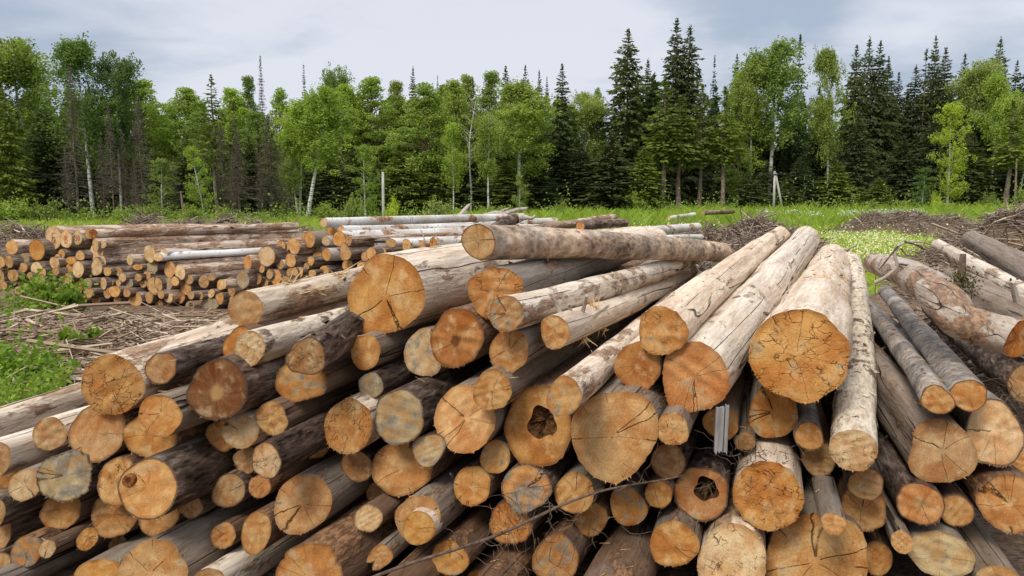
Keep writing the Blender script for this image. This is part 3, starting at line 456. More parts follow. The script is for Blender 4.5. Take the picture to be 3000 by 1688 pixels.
NEAR = """329 1128 78 92 4.306 5 p o 0.366,0.928,0.067 rough -|ragged orange log at the upper left corner of the near pile, cut edge torn
472 1079 42 48 4.299 5 d t 0.398,0.916,0.036 - -|tan ended log with flaking brown bark beside the ragged orange corner log
638 1143 85 87 4.203 5 d k 0.407,0.913,0.033 ringed -|dark chestnut brown log end with a small pale heart ring
469 1218 57 62 4.189 5 g o 0.402,0.915,0.034 - -|smooth grey log with rounded orange end, just below the dark chestnut brown end
285 1268 74 83 4.358 5 b y 0.394,0.918,0.037 cracked -|large golden log end with star cracks, under the ragged orange corner log
446 1273 74 72 4.367 5 b o 0.396,0.917,0.039 - -|broad orange log end half hidden behind the smooth grey log
145 1271 42 50 4.527 4.5 p t 0.403,0.915,0.035 - -|bleached bare log with dim tan end, beside the golden star cracked end
-26 1347 50 55 4.381 4 p t 0.402,0.915,0.035 - -|bleached bare log leaving the photo under the tan ended bare log
-75 1275 52 52 5.008 4.5 p t 0.400,0.914,0.067 - -|weathered split log lying at the foot of the green weeds
74 1420 41 47 4.350 5 g c 0.402,0.915,0.035 cracked -|cream log end with one small central pith dot, purple grey body
190 1397 73 70 4.340 4.5 d gy 0.404,0.914,0.029 jag -|splintered grey brown log end with torn lower lip
345 1411 54 70 4.367 5 b y 0.403,0.915,0.035 rough -|coarse golden log end behind the slanted knotty cut
434 1432 91 80 4.145 5 d y 0.404,0.914,0.031 knot -|dark barked log with slanted pale cut showing a round brown knot
558 1484 33 37 4.430 5 d t 0.403,0.915,0.031 - -|small tan log end right of the slanted knotty cut
670 1438 48 48 4.389 5 d t 0.404,0.914,0.034 ringed -|tan log end with dark rim, sitting left of two overlapping small ends
179 1495 54 54 4.486 5 b o 0.403,0.914,0.037 - -|orange log end peeking out below the splintered grey brown end
335 1508 64 63 4.459 5 b o 0.402,0.915,0.032 cracked -|smooth orange log end with a diagonal crack, below the coarse golden end
463 1512 56 56 4.463 5 b o 0.404,0.914,0.038 - -|orange log end tucked beneath the slanted knotty cut
4 1562 26 46 4.410 5 d y 0.402,0.915,0.035 - -|half cut off golden log end at the left photo edge, middle one
-16 1503 28 43 4.330 4.5 d t 0.402,0.915,0.035 - -|dark brown barked log whose end just enters at the left edge
77 1616 41 44 4.360 5 b o 0.402,0.915,0.034 - -|orange oval log end beside a smaller pale end, bottom left area
138 1608 22 26 4.335 5 b c 0.402,0.915,0.035 - -|small pale log end touching the orange oval end, bottom left area
256 1579 30 32 4.445 5 d o 0.402,0.915,0.028 cracked -|small orange log end with a vertical crack from its top
345 1592 26 24 4.615 5 d t 0.404,0.914,0.026 - -|tiny tan log end deep in the gap under the diagonal cracked end
445 1682 95 94 4.206 5 g y 0.401,0.916,0.034 cracked -|large golden log end cut by the bottom edge of the photo, split cracks above
287 1692 57 60 4.287 5 g o 0.401,0.915,0.034 - -|orange log end at the bottom edge, left neighbour of the large golden end
654 1569 35 38 4.356 5 b o 0.402,0.915,0.035 - -|small fuzzy orange log end beside the brown sided orange log
-55 1735 46 46 4.201 5 g t 0.404,0.915,-0.004 - -|long grey bare log running up from the bottom left corner
3 1655 23 36 4.428 5 b y 0.404,0.914,0.036 - -|narrow sliver of golden log end at the left edge, lowest one
42 1662 22 22 4.558 5 b y 0.403,0.915,0.035 - -|little golden log end wedged beside the bottom left grey log
12 1387 46 44 4.567 5 b o 0.402,0.915,0.033 - -|orange log end at the left edge behind the cream end
732 1020 42 51 4.264 5 w c 0.399,0.916,0.040 rough -|pale sawdust coloured log end with bark strips along its top
898 1046 57 55 4.052 5 d t 0.217,0.968,0.125 rough -|coarse tan log end with shaggy brown bark, above a smooth orange end
880 1118 69 64 4.357 5 b o 0.406,0.913,0.041 - -|smooth deep orange log end below the shaggy barked end
1071 1031 45 50 4.423 5 g o 0.400,0.916,0.032 - -|small orange log end with torn lower edge, below the biggest bleached log
1087 1130 36 39 4.398 5 d gy 0.404,0.914,0.037 - -|small grey stained log end in a dark recess
1242 1034 57 71 4.501 5 g c 0.407,0.913,0.011 stain -|pale cream log end with grey mould streak, partly behind bright orange end
1338 991 76 88 4.334 5 b r 0.410,0.912,0.005 pith -|bright orange log end with dark rotten pith spot
796 1226 47 48 4.295 5 b y 0.403,0.914,0.039 cracked -|golden log end with a pale bar across it, right of the cream cracked end
704 1265 48 51 4.299 5 p c 0.402,0.915,0.035 cracked -|cream log end split by two crossing cracks
655 1275 46 46 4.434 5 b o 0.403,0.915,0.033 cracked -|orange log end almost covered by the cream crossed end
925 1283 53 57 4.663 5 d y 0.397,0.917,0.033 rough -|irregular golden log end with ragged edges, behind the crackled orange end
1020 1250 70 79 4.307 5 p o 0.390,0.920,0.042 crackle -|crackled orange log end with a pale grey rind
1170 1222 77 77 4.259 5 d gy 0.387,0.922,0.022 stain -|grey and tan log end with wandering knot scar, dark bark
1362 1227 92 97 4.245 5 g y 0.376,0.926,0.035 cracked -|large golden log end with fine saw lines and a short radial crack
1255 1318 48 49 4.271 5 d c 0.403,0.915,0.015 stain -|log end half grey and half pale, set against the big star cracked end
1177 1372 87 80 4.409 5 b y 0.397,0.917,0.031 cracked -|big golden log end with star shaped rays from its centre
1046 1366 47 44 4.453 5 d t 0.401,0.916,0.035 - -|dull tan log end under the crackled orange end
722 1348 36 38 4.439 5 b t 0.405,0.914,0.034 - -|dull tan log end behind the stub with loosened bark
780 1350 42 52 4.028 4.5 d c 0.396,0.917,0.045 rough -|short pale stub end with loosened curled bark
761 1425 32 34 4.405 5 b r 0.405,0.914,0.033 - -|small smooth red orange log end under the stub with loosened bark
703 1012 44 58 4.613 5 b o 0.399,0.916,0.037 - -|orange log end half hidden by the pale sawdust coloured end
886 1477 81 86 4.309 5 g y 0.400,0.916,0.034 cracked -|large bright orange yellow log end with four short edge cracks, grey body
750 1561 45 57 4.306 5 b o 0.403,0.914,0.036 - -|brown sided log with smooth orange oval end
1108 1442 36 33 4.623 5 d t 0.401,0.915,0.041 - -|small squarish tan log end under the star rayed end
1079 1519 41 39 4.296 5 b c 0.408,0.912,0.033 - -|small pale tan log end with fuzzy rim, in a dark gap
1225 1521 67 68 4.234 5 g t 0.401,0.916,0.034 core -|grey log with stepped end, an inner round protruding from a rind
1383 1424 54 58 4.355 5 g o 0.402,0.916,0.020 cracked -|log end half red orange and half tan with a cracked upper edge
1112 1633 35 36 4.249 5 g o 0.402,0.915,0.035 notch -|small orange log end with a wedge notch missing
905 1702 95 108 4.077 5 b o 0.403,0.915,0.033 jag -|ragged bright orange log end with scalloped rim, cut by the bottom edge
1317 1636 52 51 4.268 5 b o 0.404,0.914,0.036 - -|orange log end crossed by the long bare branch
1023 1712 36 40 4.499 5 g o 0.401,0.916,0.028 - -|orange log end barely rising above the bottom edge beside the scalloped end
1400 1710 36 38 4.366 5 b o 0.392,0.920,0.029 - -|orange log end barely rising above the bottom edge under the twigs
1140 1775 68 68 4.030 5 b t 0.401,0.916,0.032 - -|brown log coming up from the bottom edge under the long bare branch
610 1722 50 54 4.200 5 p t 0.403,0.915,0.035 - -|bare grey log with tan end cut by the bottom edge, left of the ragged end
1491 1029 62 61 4.136 5 g y 0.390,0.920,0.043 cracked -|golden log end with pale scratches and a fuzzy lower rim
1442 1143 57 59 4.106 5 g y 0.397,0.917,0.039 cracked -|golden log end with a pale horizontal band and a side crack
1652 1162 53 57 3.801 5 p y 0.354,0.935,0.006 rind -|white bare log with grey ringed yellow end, poking between two large ends
1577 1250 101 117 4.269 5 b o 0.372,0.928,0.027 hole -|large swirling brown orange log end with a ragged rotten hole
1798 1273 125 132 4.127 5 g y 0.369,0.929,0.026 cracked -|biggest round golden log end in the middle of the near pile
1868 1073 67 70 4.224 5 p r 0.366,0.930,0.026 - -|smooth deep orange log end with a thin crack, above the biggest golden end
1451 1339 44 49 4.347 5 g y 0.382,0.924,0.026 - -|small golden log end with a single crack, under the large saw lined end
1970 1257 49 47 4.051 5 g y 0.360,0.931,0.059 rough -|coarse sawdusty log end right of the biggest golden end
1958 1352 53 50 4.327 5 d t 0.365,0.930,0.028 - -|dull olive tan log end below the coarse sawdusty end
1541 1430 72 69 4.267 5 d o 0.384,0.923,0.031 stain2 -|log end split between orange wood and pale grey stain
2034 1107 100 101 4.123 6.5 p r 0.438,0.896,0.071 - -|large smooth deep orange log end on a long speckled white trunk
1683 1444 58 58 4.269 5 g y 0.379,0.924,0.042 cracked -|golden log end touched by the long bare branch, right of the grey stained end
1840 1483 55 54 4.344 5 g o 0.351,0.936,0.032 stain -|orange log end with a grey shoulder, below the long bare branch
1929 1448 40 39 4.289 5 b o 0.336,0.941,0.043 - -|small orange log end left of the hollow log
2055 1446 78 79 4.318 5 d r 0.327,0.945,0.009 hollow -|red orange hollow log with dry grass stuffed in its hole
1730 1520 50 48 4.405 5 b o 0.356,0.934,0.038 - -|orange log end sunk behind the twigs
1495 1533 62 63 4.339 5 d r 0.393,0.919,0.026 rough -|shaggy red brown log end behind the long bare branch
1628 1637 67 67 4.295 5 b o 0.379,0.925,0.026 stain -|orange log end with grey blotches near the bottom edge
1974 1594 67 67 4.215 5 g o 0.308,0.951,0.020 cracked -|clean orange log end on a grey body, near the bottom edge
1775 1785 98 98 3.925 5 b t 0.351,0.937,0.003 - -|thick brown bare log seen from above at the bottom edge, split lengthwise
2145 1655 105 108 4.149 5 p c 0.298,0.955,0.005 rough -|big pale yellow log end with rusty patches at the bottom edge
1430 1745 58 58 4.118 5 b t 0.393,0.919,0.029 - -|dim brown log under the hanging twigs at the bottom edge
2249 1452 98 98 4.155 5 p o 0.310,0.950,0.033 rough -|broad orange log end with grey crown and ragged lower rim
2391 1645 143 138 4.208 5 g y 0.298,0.954,0.016 cracked -|widest golden log end at the bottom edge, dark upper rim
2442 1535 35 32 3.866 5 g y 0.292,0.956,0.037 - -|thin grey log with sawdusty end resting against the widest golden end
2529 1490 63 66 4.213 5 b o 0.279,0.960,0.030 cracked -|orange log end under a small end rimmed with thin bark
2537 1419 48 48 4.050 5 d t 0.285,0.958,0.032 - -|small tan log end rimmed with thin dark bark
2696 1476 63 61 4.166 5 d r 0.264,0.964,0.025 ringed -|red orange log end on a reddish flaky barked trunk
2802 1497 45 44 4.224 5 b y 0.258,0.965,0.039 - -|small sawdusty log end right of the red orange flaky log
2643 1588 31 32 4.090 5 g y 0.267,0.963,0.031 - -|slender grey log with small yellow end below the flaky barked trunk
2757 1625 84 66 4.165 5 g c 0.265,0.963,0.039 heart -|cream oval log end with rusty centre patch
2572 1636 38 50 4.309 5 b o 0.295,0.955,0.028 - -|dim orange log end sunk right of the widest golden end
2962 1476 84 84 4.139 5 b o 0.251,0.968,0.017 cracked -|large shaded orange log end at the right edge
2930 1715 62 55 4.033 5 g y 0.253,0.967,0.036 - -|grey bare log slanting out of the bottom right corner
2400 1345 49 47 4.361 5 b t 0.295,0.954,0.042 - -|dull olive log end behind the mossy white log
2500 1319 66 60 3.899 6.5 w c 0.416,0.907,0.070 rough 1.3|long white flaky barked log with mouldy end, standing steep in view
2759 1325 97 84 4.186 5 g t 0.259,0.966,0.021 cracked -|large flat brown orange log end on a smooth grey trunk with a long crack
2912 1271 81 89 4.201 5 s c 0.285,0.959,0.002 - -|pale sawdusty log end beneath grey bark at the right edge
2985 1358 48 50 4.655 5 b o 0.256,0.966,0.031 - -|orange log end cut off by the right edge below the pale sawdusty end
2183 1293 28 28 4.334 5 g t 0.310,0.950,0.030 - -|tiny round tan log end between two larger ones near the grey board
2264 1207 67 80 4.400 5 g o 0.307,0.951,0.047 cracked -|orange log end under the huge dark cracked trunk
2370 1278 42 40 4.266 5 s o 0.304,0.952,0.043 - -|small orange log end on a grey barked log, beside the mossy white log
2338 1042 143 131 4.098 6.5 p o 0.411,0.912,0.003 rotten -|huge weathered trunk with dark cracked crumbling end
1940 970 71 72 4.126 6.5 p o 0.406,0.913,0.041 rough -|bare log with orange end and mouldy lower rim, crossing above the deep orange end
2113 1240 50 48 4.362 5 g o 0.323,0.946,0.037 - -|orange log end hidden behind the upright grey board
1402 708 49 53 4.321 4.5 dl y 0.531,0.845,-0.063 ringed 1.02|topmost log of the near pile, thick with mottled bark and ringed yellow end
1130 865 105 124 4.490 5.5 p o 0.448,0.894,0.010 cracked .9|biggest bleached log with broad orange end at the top of the near pile
1450 855 80 75 4.314 3.2 g o 0.346,0.938,0.013 rough -|crumbling orange log end with torn right side, under the topmost log
1483 919 51 53 3.995 5.5 p t 0.443,0.896,-0.007 rind .9|long smooth beige log with brown end crossing the top of the near pile
1626 973 47 46 4.124 4.5 p y 0.369,0.929,-0.029 - -|bare log with branch stubs and yellow end, below the long smooth beige log
720 906 48 54 4.685 4.5 p t 0.400,0.916,0.040 - -|bare log with splintered tears and tan end on the upper left of the pile
2838 1158 48 46 4.107 5 s o 0.361,0.933,0.004 - -|grey scaly barked log with orange end and rusty bark flakes
2746 1172 44 42 4.089 4.5 s o 0.362,0.932,0.003 - -|smooth grey barked log with orange end, left of the scaly barked log
3075 905 33 33 5.249 5 p t 0.361,0.932,0.035 - -|slender reddish bare log slanting down to the right edge
3110 860 52 52 5.627 5 g t 0.416,0.908,0.039 - -|weathered grey log at the upper right edge
3060 985 75 75 4.618 4.5 g t 0.373,0.928,-0.007 - -|thick silvery log behind the crooked log
3020 1130 60 60 4.657 5 d t 0.363,0.931,-0.033 - -|dark log in the shade under the crooked log"""
NEAR_LOGS = {}
for _i, _l in enumerate(NEAR.strip().split('\n')):
    _a, _lab = _l.split('|'); q = _a.split(); x, y, rx, ry, d, L = map(float, q[:6]); A = unit(list(map(float, q[8].split(','))))
    P = pt(x, y, d); s_ = d / F
    NEAR_LOGS[(int(x), int(y))] = make_log('felled_log', P, A, rx * s_, ry * s_, L, q[6], q[7], _lab, 'logs of the near pile', special=q[9].split(','), taper=float(q[10]) if q[10] != '-' else (.86 if rx > 90 else .80), seed=100 + _i, seg=64 if rx > 60 else 44, bend=.008 if rx > 80 else .018)
# splinters, flakes and branch stubs that belong to single logs
def log_point(key, s, phi, lift=0.0):
    root, body, M, _ = NEAR_LOGS[key]; me = body.data; nv = len(me.vertices); seg = len(_[1]); nr = nv // seg
    L = -np.array(me.vertices[nv - 1].co)[2]; best = None
    zz = np.array([me.vertices[i * seg].co.z for i in range(nr)]); i = int(np.argmin(np.abs(zz + s * L))); j = int((phi % (2 * math.pi)) / (2 * math.pi) * seg) % seg
    c = np.array(me.vertices[i * seg + j].co); return c
def stubs(key, spots, name='branch_stub', mat=None, l=.09, r=.016, k=7):
    root = NEAR_LOGS[key][0]; rng = np.random.default_rng(abs(key[0]))
    for s, phi in spots:
        c = log_point(key, s, phi); out = unit([math.cos(phi), math.sin(phi), .35]); mb = MB(); mb.tube([c - out * .02, c + out * l * .5, c + out * l * rng.uniform(.8, 1.3) + (0, 0, .02)], [r * 1.25, r, r * .72], k, jit=.10, rng=rng)
        obj(name, mb.mesh(name, mat or M_PALEWOOD), root)
def tears(key, spots, name='torn_splinters', n=9, l=.12, mat=None):
    root = NEAR_LOGS[key][0]; rng = np.random.default_rng(abs(key[0]) + 5)
    for s, phi in spots:
        c = log_point(key, s, phi); out = np.array([math.cos(phi), math.sin(phi), 0]); p0 = c + rng.normal(0, .012, (n, 3)) - out * .01
        p1 = p0 + out * rng.uniform(.02, .06, (n, 1)) + np.array([0, 0, 1.]) * rng.normal(.0, l * .8, (n, 1)) + rng.normal(0, .02, (n, 3))
        v, f = prisms(p0, p1, rng.uniform(.003, .008, n), np.full(n, .0008), 4); obj(name, mesh(name, v, f, mat or M_SPLINT), root)
def flakes(key, n, sr=(.02, .8), pr=(.2, 2.9), size=(.012, .04), name='bark_flakes', mat=None):
    root = NEAR_LOGS[key][0]; rng = np.random.default_rng(abs(key[0]) + 9); parts = []
    for _ in range(n):
        phi = rng.uniform(*pr); c = log_point(key, rng.uniform(*sr), phi); out = np.array([math.cos(phi), math.sin(phi), 0]); tg = np.array([-out[1], out[0], 0]); s = rng.uniform(*size); z = np.array([0, 0, 1.]) * rng.normal(0, .05)
        p = c + out * .004 + z; ax = unit(tg * rng.normal() + np.array([0, 0, 1]) * rng.normal() * 1.5); bx = np.cross(out, ax); up_ = out * s * rng.uniform(.1, .7)
        parts.append((np.array([p - ax * s, p + bx * s * .4 + up_ * .3, p + ax * s + up_, p - bx * s * .4]), np.array([[0, 1, 2, 3]])))
    v, f = join(parts); o = obj(name, mesh(name, v, f, mat or M_SPLINT), root); tag(o, kind='stuff')
stubs((1626, 973), [(.05, 1.9), (.09, 1.2), (.13, .6)], l=.13, r=.011); tears((1626, 973), [(.10, 5.2), (.18, 5.0), (.16, 1.3)], n=12, l=.06)
tears((720, 906), [(.10, 1.5), (.12, .4), (.20, .9), (.10, 5.0)], n=14, l=.14)
stubs((3060, 985), [(.12, 1.9)], l=.12, r=.02)
for k_, n_ in (((2838, 1158), 26), ((2746, 1172), 14)): flakes(k_, n_, (.02, .6), (.3, 2.8), (.014, .035), mat=mat_plain('rust_bark_flake', ((.30, .11, .04), (.52, .24, .10)), 20, .9) if n_ == 26 else bpy.data.materials['rust_bark_flake'])
flakes((2338, 1042), 60, (.25, .8), (.5, 2.2), (.015, .05)); flakes((2500, 1319), 70, (.02, .8), (.1, 3.0), (.012, .04), mat=M_FLAKY); flakes((472, 1079), 40, (.01, .4), (.3, 2.9), (.015, .05), mat=M_DARK); flakes((898, 1046), 40, (.01, .4), (.3, 2.9), (.015, .05), mat=M_DARK)
flakes((1402, 708), 30, (.05, .9), (.3, 2.8), (.012, .035), mat=M_MOTTLE)
_rs = np.random.default_rng(41)
for k_, (rt0, bd0, M0, x0) in NEAR_LOGS.items():
    if bd0.data.materials[0] in (M_PEEL, M_DARK) and k_[1] < 1560 and _rs.random() < .55:
        big = x0[0].mean() * 1.0; s0 = _rs.uniform(.03, .20)
        stubs(k_, [(s0 + _rs.uniform(0, .3) * q, _rs.uniform(.5, 2.7)) for q in range(int(_rs.integers(1, 4)))], l=_rs.uniform(.018, .045), r=_rs.uniform(.007, .013), k=6, mat=M_TWIG if _rs.random() < .4 else M_PALEWOOD)
# crooked log at the right, a limb that bends twice
def swept(name, pts, rad, mat, seg=28, rng=None, color=None, parent=None, smooth=True, sub=6):
    pts = np.asarray(pts, float); n = len(pts); T = np.linspace(0, n - 1, (n - 1) * sub + 1); P = []; RR = []
    for t in T:                                                # Catmull-Rom
        i = min(int(t), n - 2); u = t - i; p0, p1, p2, p3 = pts[max(i - 1, 0)], pts[i], pts[i + 1], pts[min(i + 2, n - 1)]
        P.append(.5 * (2 * p1 + (p2 - p0) * u + (2 * p0 - 5 * p1 + 4 * p2 - p3) * u * u + (3 * p1 - p0 - 3 * p2 + p3) * u ** 3)); RR.append(rad[i] * (1 - u) + rad[i + 1] * u)
    mb = MB(); mb.tube(P, RR, seg, jit=.0, rng=rng); return P, RR, mb
kp = [(2985, 993, 4.15), (2900, 968, 4.3), (2815, 940, 4.48), (2765, 880, 4.75), (2715, 835, 5.2), (2640, 795, 6.0), (2562, 772, 7.2)]; kr = [57, 52, 53, 58, 50, 40, 30]
kpts = [pt(*p) for p in kp]; P, RR, mb = swept('x', kpts, [r * p[2] / F for r, p in zip(kr, kp)], M_PEEL)
KM = frame(kpts[0], unit(kpts[-1] - kpts[0])); KI = np.linalg.inv(KM)[:3, :3]
root = empty('crooked_log', Matrix(KM.tolist())); tag(root, 'crooked bare log bending like an elbow at the right edge, orange end', 'log', 'logs of the near pile')
v = (np.concatenate(mb.v) - kpts[0]) @ KI.T; rngk = np.random.default_rng(3); v += rngk.normal(0, .0018, v.shape); ph_ = np.linspace(0, 1, len(v))[:, None]; v += (.010 * np.sin(ph_ * 37 + 1) * np.sin(np.arange(len(v)) / 28 * 6.283 * 2)[:, None]) * np.array([.5, .2, 1])
obj('log_body', mesh('log_body', v, mb.f[:-2] + mb.f[-1:], M_PEEL, True), root, color=(.56, .47, .38, .75))
q = np.arange(28); ring = v[:28]; ctr = ring.mean(0); UVs = [(0, 0)] + [(math.cos(i / 28 * 6.283), math.sin(i / 28 * 6.283)) for i in q]
e = obj('cut_end', mesh('cut_end', np.vstack([ctr, ring]), [(0, 1 + (i + 1) % 28, 1 + i) for i in range(28)] , M_CUT, uv=np.array(UVs)), root, color=(.62, .22, .045, .05)); e['crack'] = .8; e['crackle'] = 1.0; e['heart'] = .001
kn = MB(); c = KI @ (kpts[3] - kpts[0] + np.array([.10, -.02, .10])); rr_ = np.random.default_rng(4); qv, qf = quads(c + rr_.normal(0, .045, (500, 3)), rr_.uniform(.006, .016, 500), rr_); obj('moss_tuft', mesh('moss_tuft', qv, qf, M_MOSS), root)
# upright peg of dead branch
def thing_tube(name, label, cat, pts, rad, mat, k=8, jit=.08, seed=1, group=None, color=None):
    pts = [np.asarray(p, float) for p in pts]; b = pts[0].copy(); mb = MB(); mb.tube([p - b for p in pts], rad, k, jit=jit, rng=np.random.default_rng(seed)); o = obj(name, mb.mesh(name, mat, True)); o.location = b; tag(o, label, cat, group); return o
p0 = pt(2816, 826, 5.2); thing_tube('wooden_peg', 'short dark upright peg of wood standing among the grey logs at right', 'stump', [p0, p0 + (0, 0, .10), p0 + (0, 0, .19)], [.030, .024, .020], M_TWIG, 8)
# upright broken board
b0 = pt(2112, 1326, 4.10); root = empty('broken_board', loc=b0); tag(root, 'broken grey board standing upright in front of an orange log end', 'board')
for dx, wd, h, name in ((-.013, .042, .248, 'wide_strip'), (.0237, .0187, .256, 'narrow_strip')):
    mb = MB(); n_ = 6; xs = np.linspace(-wd / 2, wd / 2, n_); rb = np.random.default_rng(int(wd * 1e4)); top = h + rb.normal(0, .003, n_); bot = rb.normal(0, .008, n_)
    for sy in (0, .018): mb.v.append(np.array([(dx + xx, sy, zz) for xx, zz in zip(xs, bot)] + [(dx + xx + .004, sy, zz) for xx, zz in zip(xs, top)])); mb.n += 2 * n_
    mb.f = [(i, i + 1, n_ + i + 1, n_ + i) for i in range(n_ - 1)] + [(2 * n_ + i, 3 * n_ + i, 3 * n_ + i + 1, 2 * n_ + i + 1) for i in range(n_ - 1)]
    mb.f += [(n_ + i, n_ + i + 1, 3 * n_ + i + 1, 3 * n_ + i) for i in range(n_ - 1)] + [(i, 2 * n_ + i, 2 * n_ + i + 1, i + 1) for i in range(n_ - 1)] + [(0, n_, 3 * n_, 2 * n_), (n_ - 1, 3 * n_ - 1, 4 * n_ - 1, 2 * n_ - 1)]
    obj(name, mb.mesh(name, M_BOARD), root)
# the long branch across the front and its tangle of twigs
bp = [(1040, 1712, 3.98), (1190, 1655, 4.0), (1330, 1611, 4.0), (1449, 1571, 4.04), (1560, 1521, 4.06), (1642, 1482, 4.06), (1740, 1445, 4.08), (1837, 1423, 4.12), (1930, 1408, 4.16), (2006, 1393, 4.22)]
bpts = [pt(*p) for p in bp]; P, RR, mb = swept('x', bpts, [.0098, .0095, .0092, .009, .009, .008, .007, .0062, .0055, .0035], None, 8); root = empty('fallen_branch', loc=bpts[0]); tag(root, 'long thin bare branch lying slantwise across the log ends', 'branch')
obj('branch_stem', mesh('branch_stem', np.concatenate(mb.v) - bpts[0], mb.f, M_TWIG, True), root)
rt_ = np.random.default_rng(12)
def twig(p, dirv, l, r, rng, n=9, curl=.35):
    pts = [np.asarray(p, float)]; d = unit(dirv)
    for _ in range(n): d = unit(d + rng.normal(0, curl, 3)); pts.append(pts[-1] + d * l / n)
    return pts
for i in range(16):
    c = P[int(rt_.integers(12, len(P) - 6))]; mb = MB(); mb.tube(twig(c - bpts[0], rt_.normal(0, 1, 3) * (1, .35, 1), rt_.uniform(.06, .28), .002, rt_), np.linspace(.0030, .0010, 10), 4); obj('side_twig', mb.mesh('side_twig', M_TWIG), root)
mb = MB()
for (x, y, d, n_, sx, sy) in ((1640, 1560, 4.10, 22, 90, 60), (1760, 1560, 4.14, 8, 70, 60), (1560, 1600, 4.1, 9, 60, 50), (1480, 1640, 4.05, 10, 60, 40), (2240, 1335, 4.20, 34, 55, 22), (2160, 1350, 4.2, 12, 30, 30), (1840, 1330, 4.3, 10, 60, 40), (2960, 1180, 4.4, 20, 40, 40)):
    for _ in range(n_):
        p = pt(x + rt_.normal() * sx, y + rt_.normal() * sy, d + rt_.normal(0, .05)); l = rt_.uniform(.10, .42) if sx != 55 else rt_.uniform(.06, .16); mb.tube(twig(p, rt_.normal(0, 1, 3) * (1, .3, .9), l, .002, rt_, 9, .30), np.linspace(rt_.uniform(.0016, .0032), .0009, 10), 4, cap=False)
tag(obj('twigs', mb.mesh('twigs', M_TWIG)), 'tangle of thin dry twigs caught between the log ends', None, None, 'stuff')
# small splinters lying in the gaps and on top of the pile
pc = []; ps = []
for _ in range(260):
    k_ = list(NEAR_LOGS)[int(rt_.integers(len(NEAR_LOGS)))]; root = NEAR_LOGS[k_][0]; c = np.array(root.matrix_world)[:3, :] @ np.append(log_point(k_, rt_.uniform(.0, .35) ** 1.5, rt_.uniform(.5, 2.6)), 1); t_ = rt_.normal(0, 1, 3) * (1, 1, .25); l = rt_.uniform(.015, .07)
    pc.append(c + (0, 0, .005)); ps.append(c + (0, 0, .007) + unit(t_) * l)
v, f = prisms(pc, ps, rt_.uniform(.001, .0035, len(pc)), np.full(len(pc), .0008), 4); tag(obj('wood_splinters', mesh('wood_splinters', v, f, M_SPLINT)), 'loose splinters and chips scattered over the pile', None, None, 'stuff')
# twisted pale branch behind the crooked log, with finer side twigs
tp = [(2566, 824, 5.6), (2600, 806, 5.55), (2630, 776, 5.5), (2624, 745, 5.5), (2630, 722, 5.55), (2650, 708, 5.6), (2682, 705, 5.7), (2712, 706, 5.8)]; tpp = [pt(*p) + np.random.default_rng(9).normal(0, .006, 3) for p in tp]; P, RR, mb = swept('x', tpp, [.014, .013, .012, .0115, .011, .010, .008, .005], None, 8); root = empty('twisted_branch', loc=tpp[0]); tag(root, 'pale twisted branch arching over the logs in front of the meadow', 'branch'); obj('branch_stem', mesh('branch_stem', np.concatenate(mb.v) - tpp[0], mb.f, M_PALEWOOD, True), root)
for a_, b_, c_ in (((2624, 772), (2690, 782), (2745, 790)), ((2640, 728), (2656, 748), (2676, 752)), ((2630, 722), (2600, 760), (2575, 790)), ((2650, 708), (2700, 722), (2705, 730)), ((2624, 772), (2665, 800), (2690, 830))):
    mb = MB(); mb.tube([pt(*a_, 5.52) - tpp[0], pt(*b_, 5.5) - tpp[0], pt(*c_, 5.6) - tpp[0]], [.008, .006, .003], 5); obj('side_twig', mb.mesh('side_twig', M_TWIG), root)
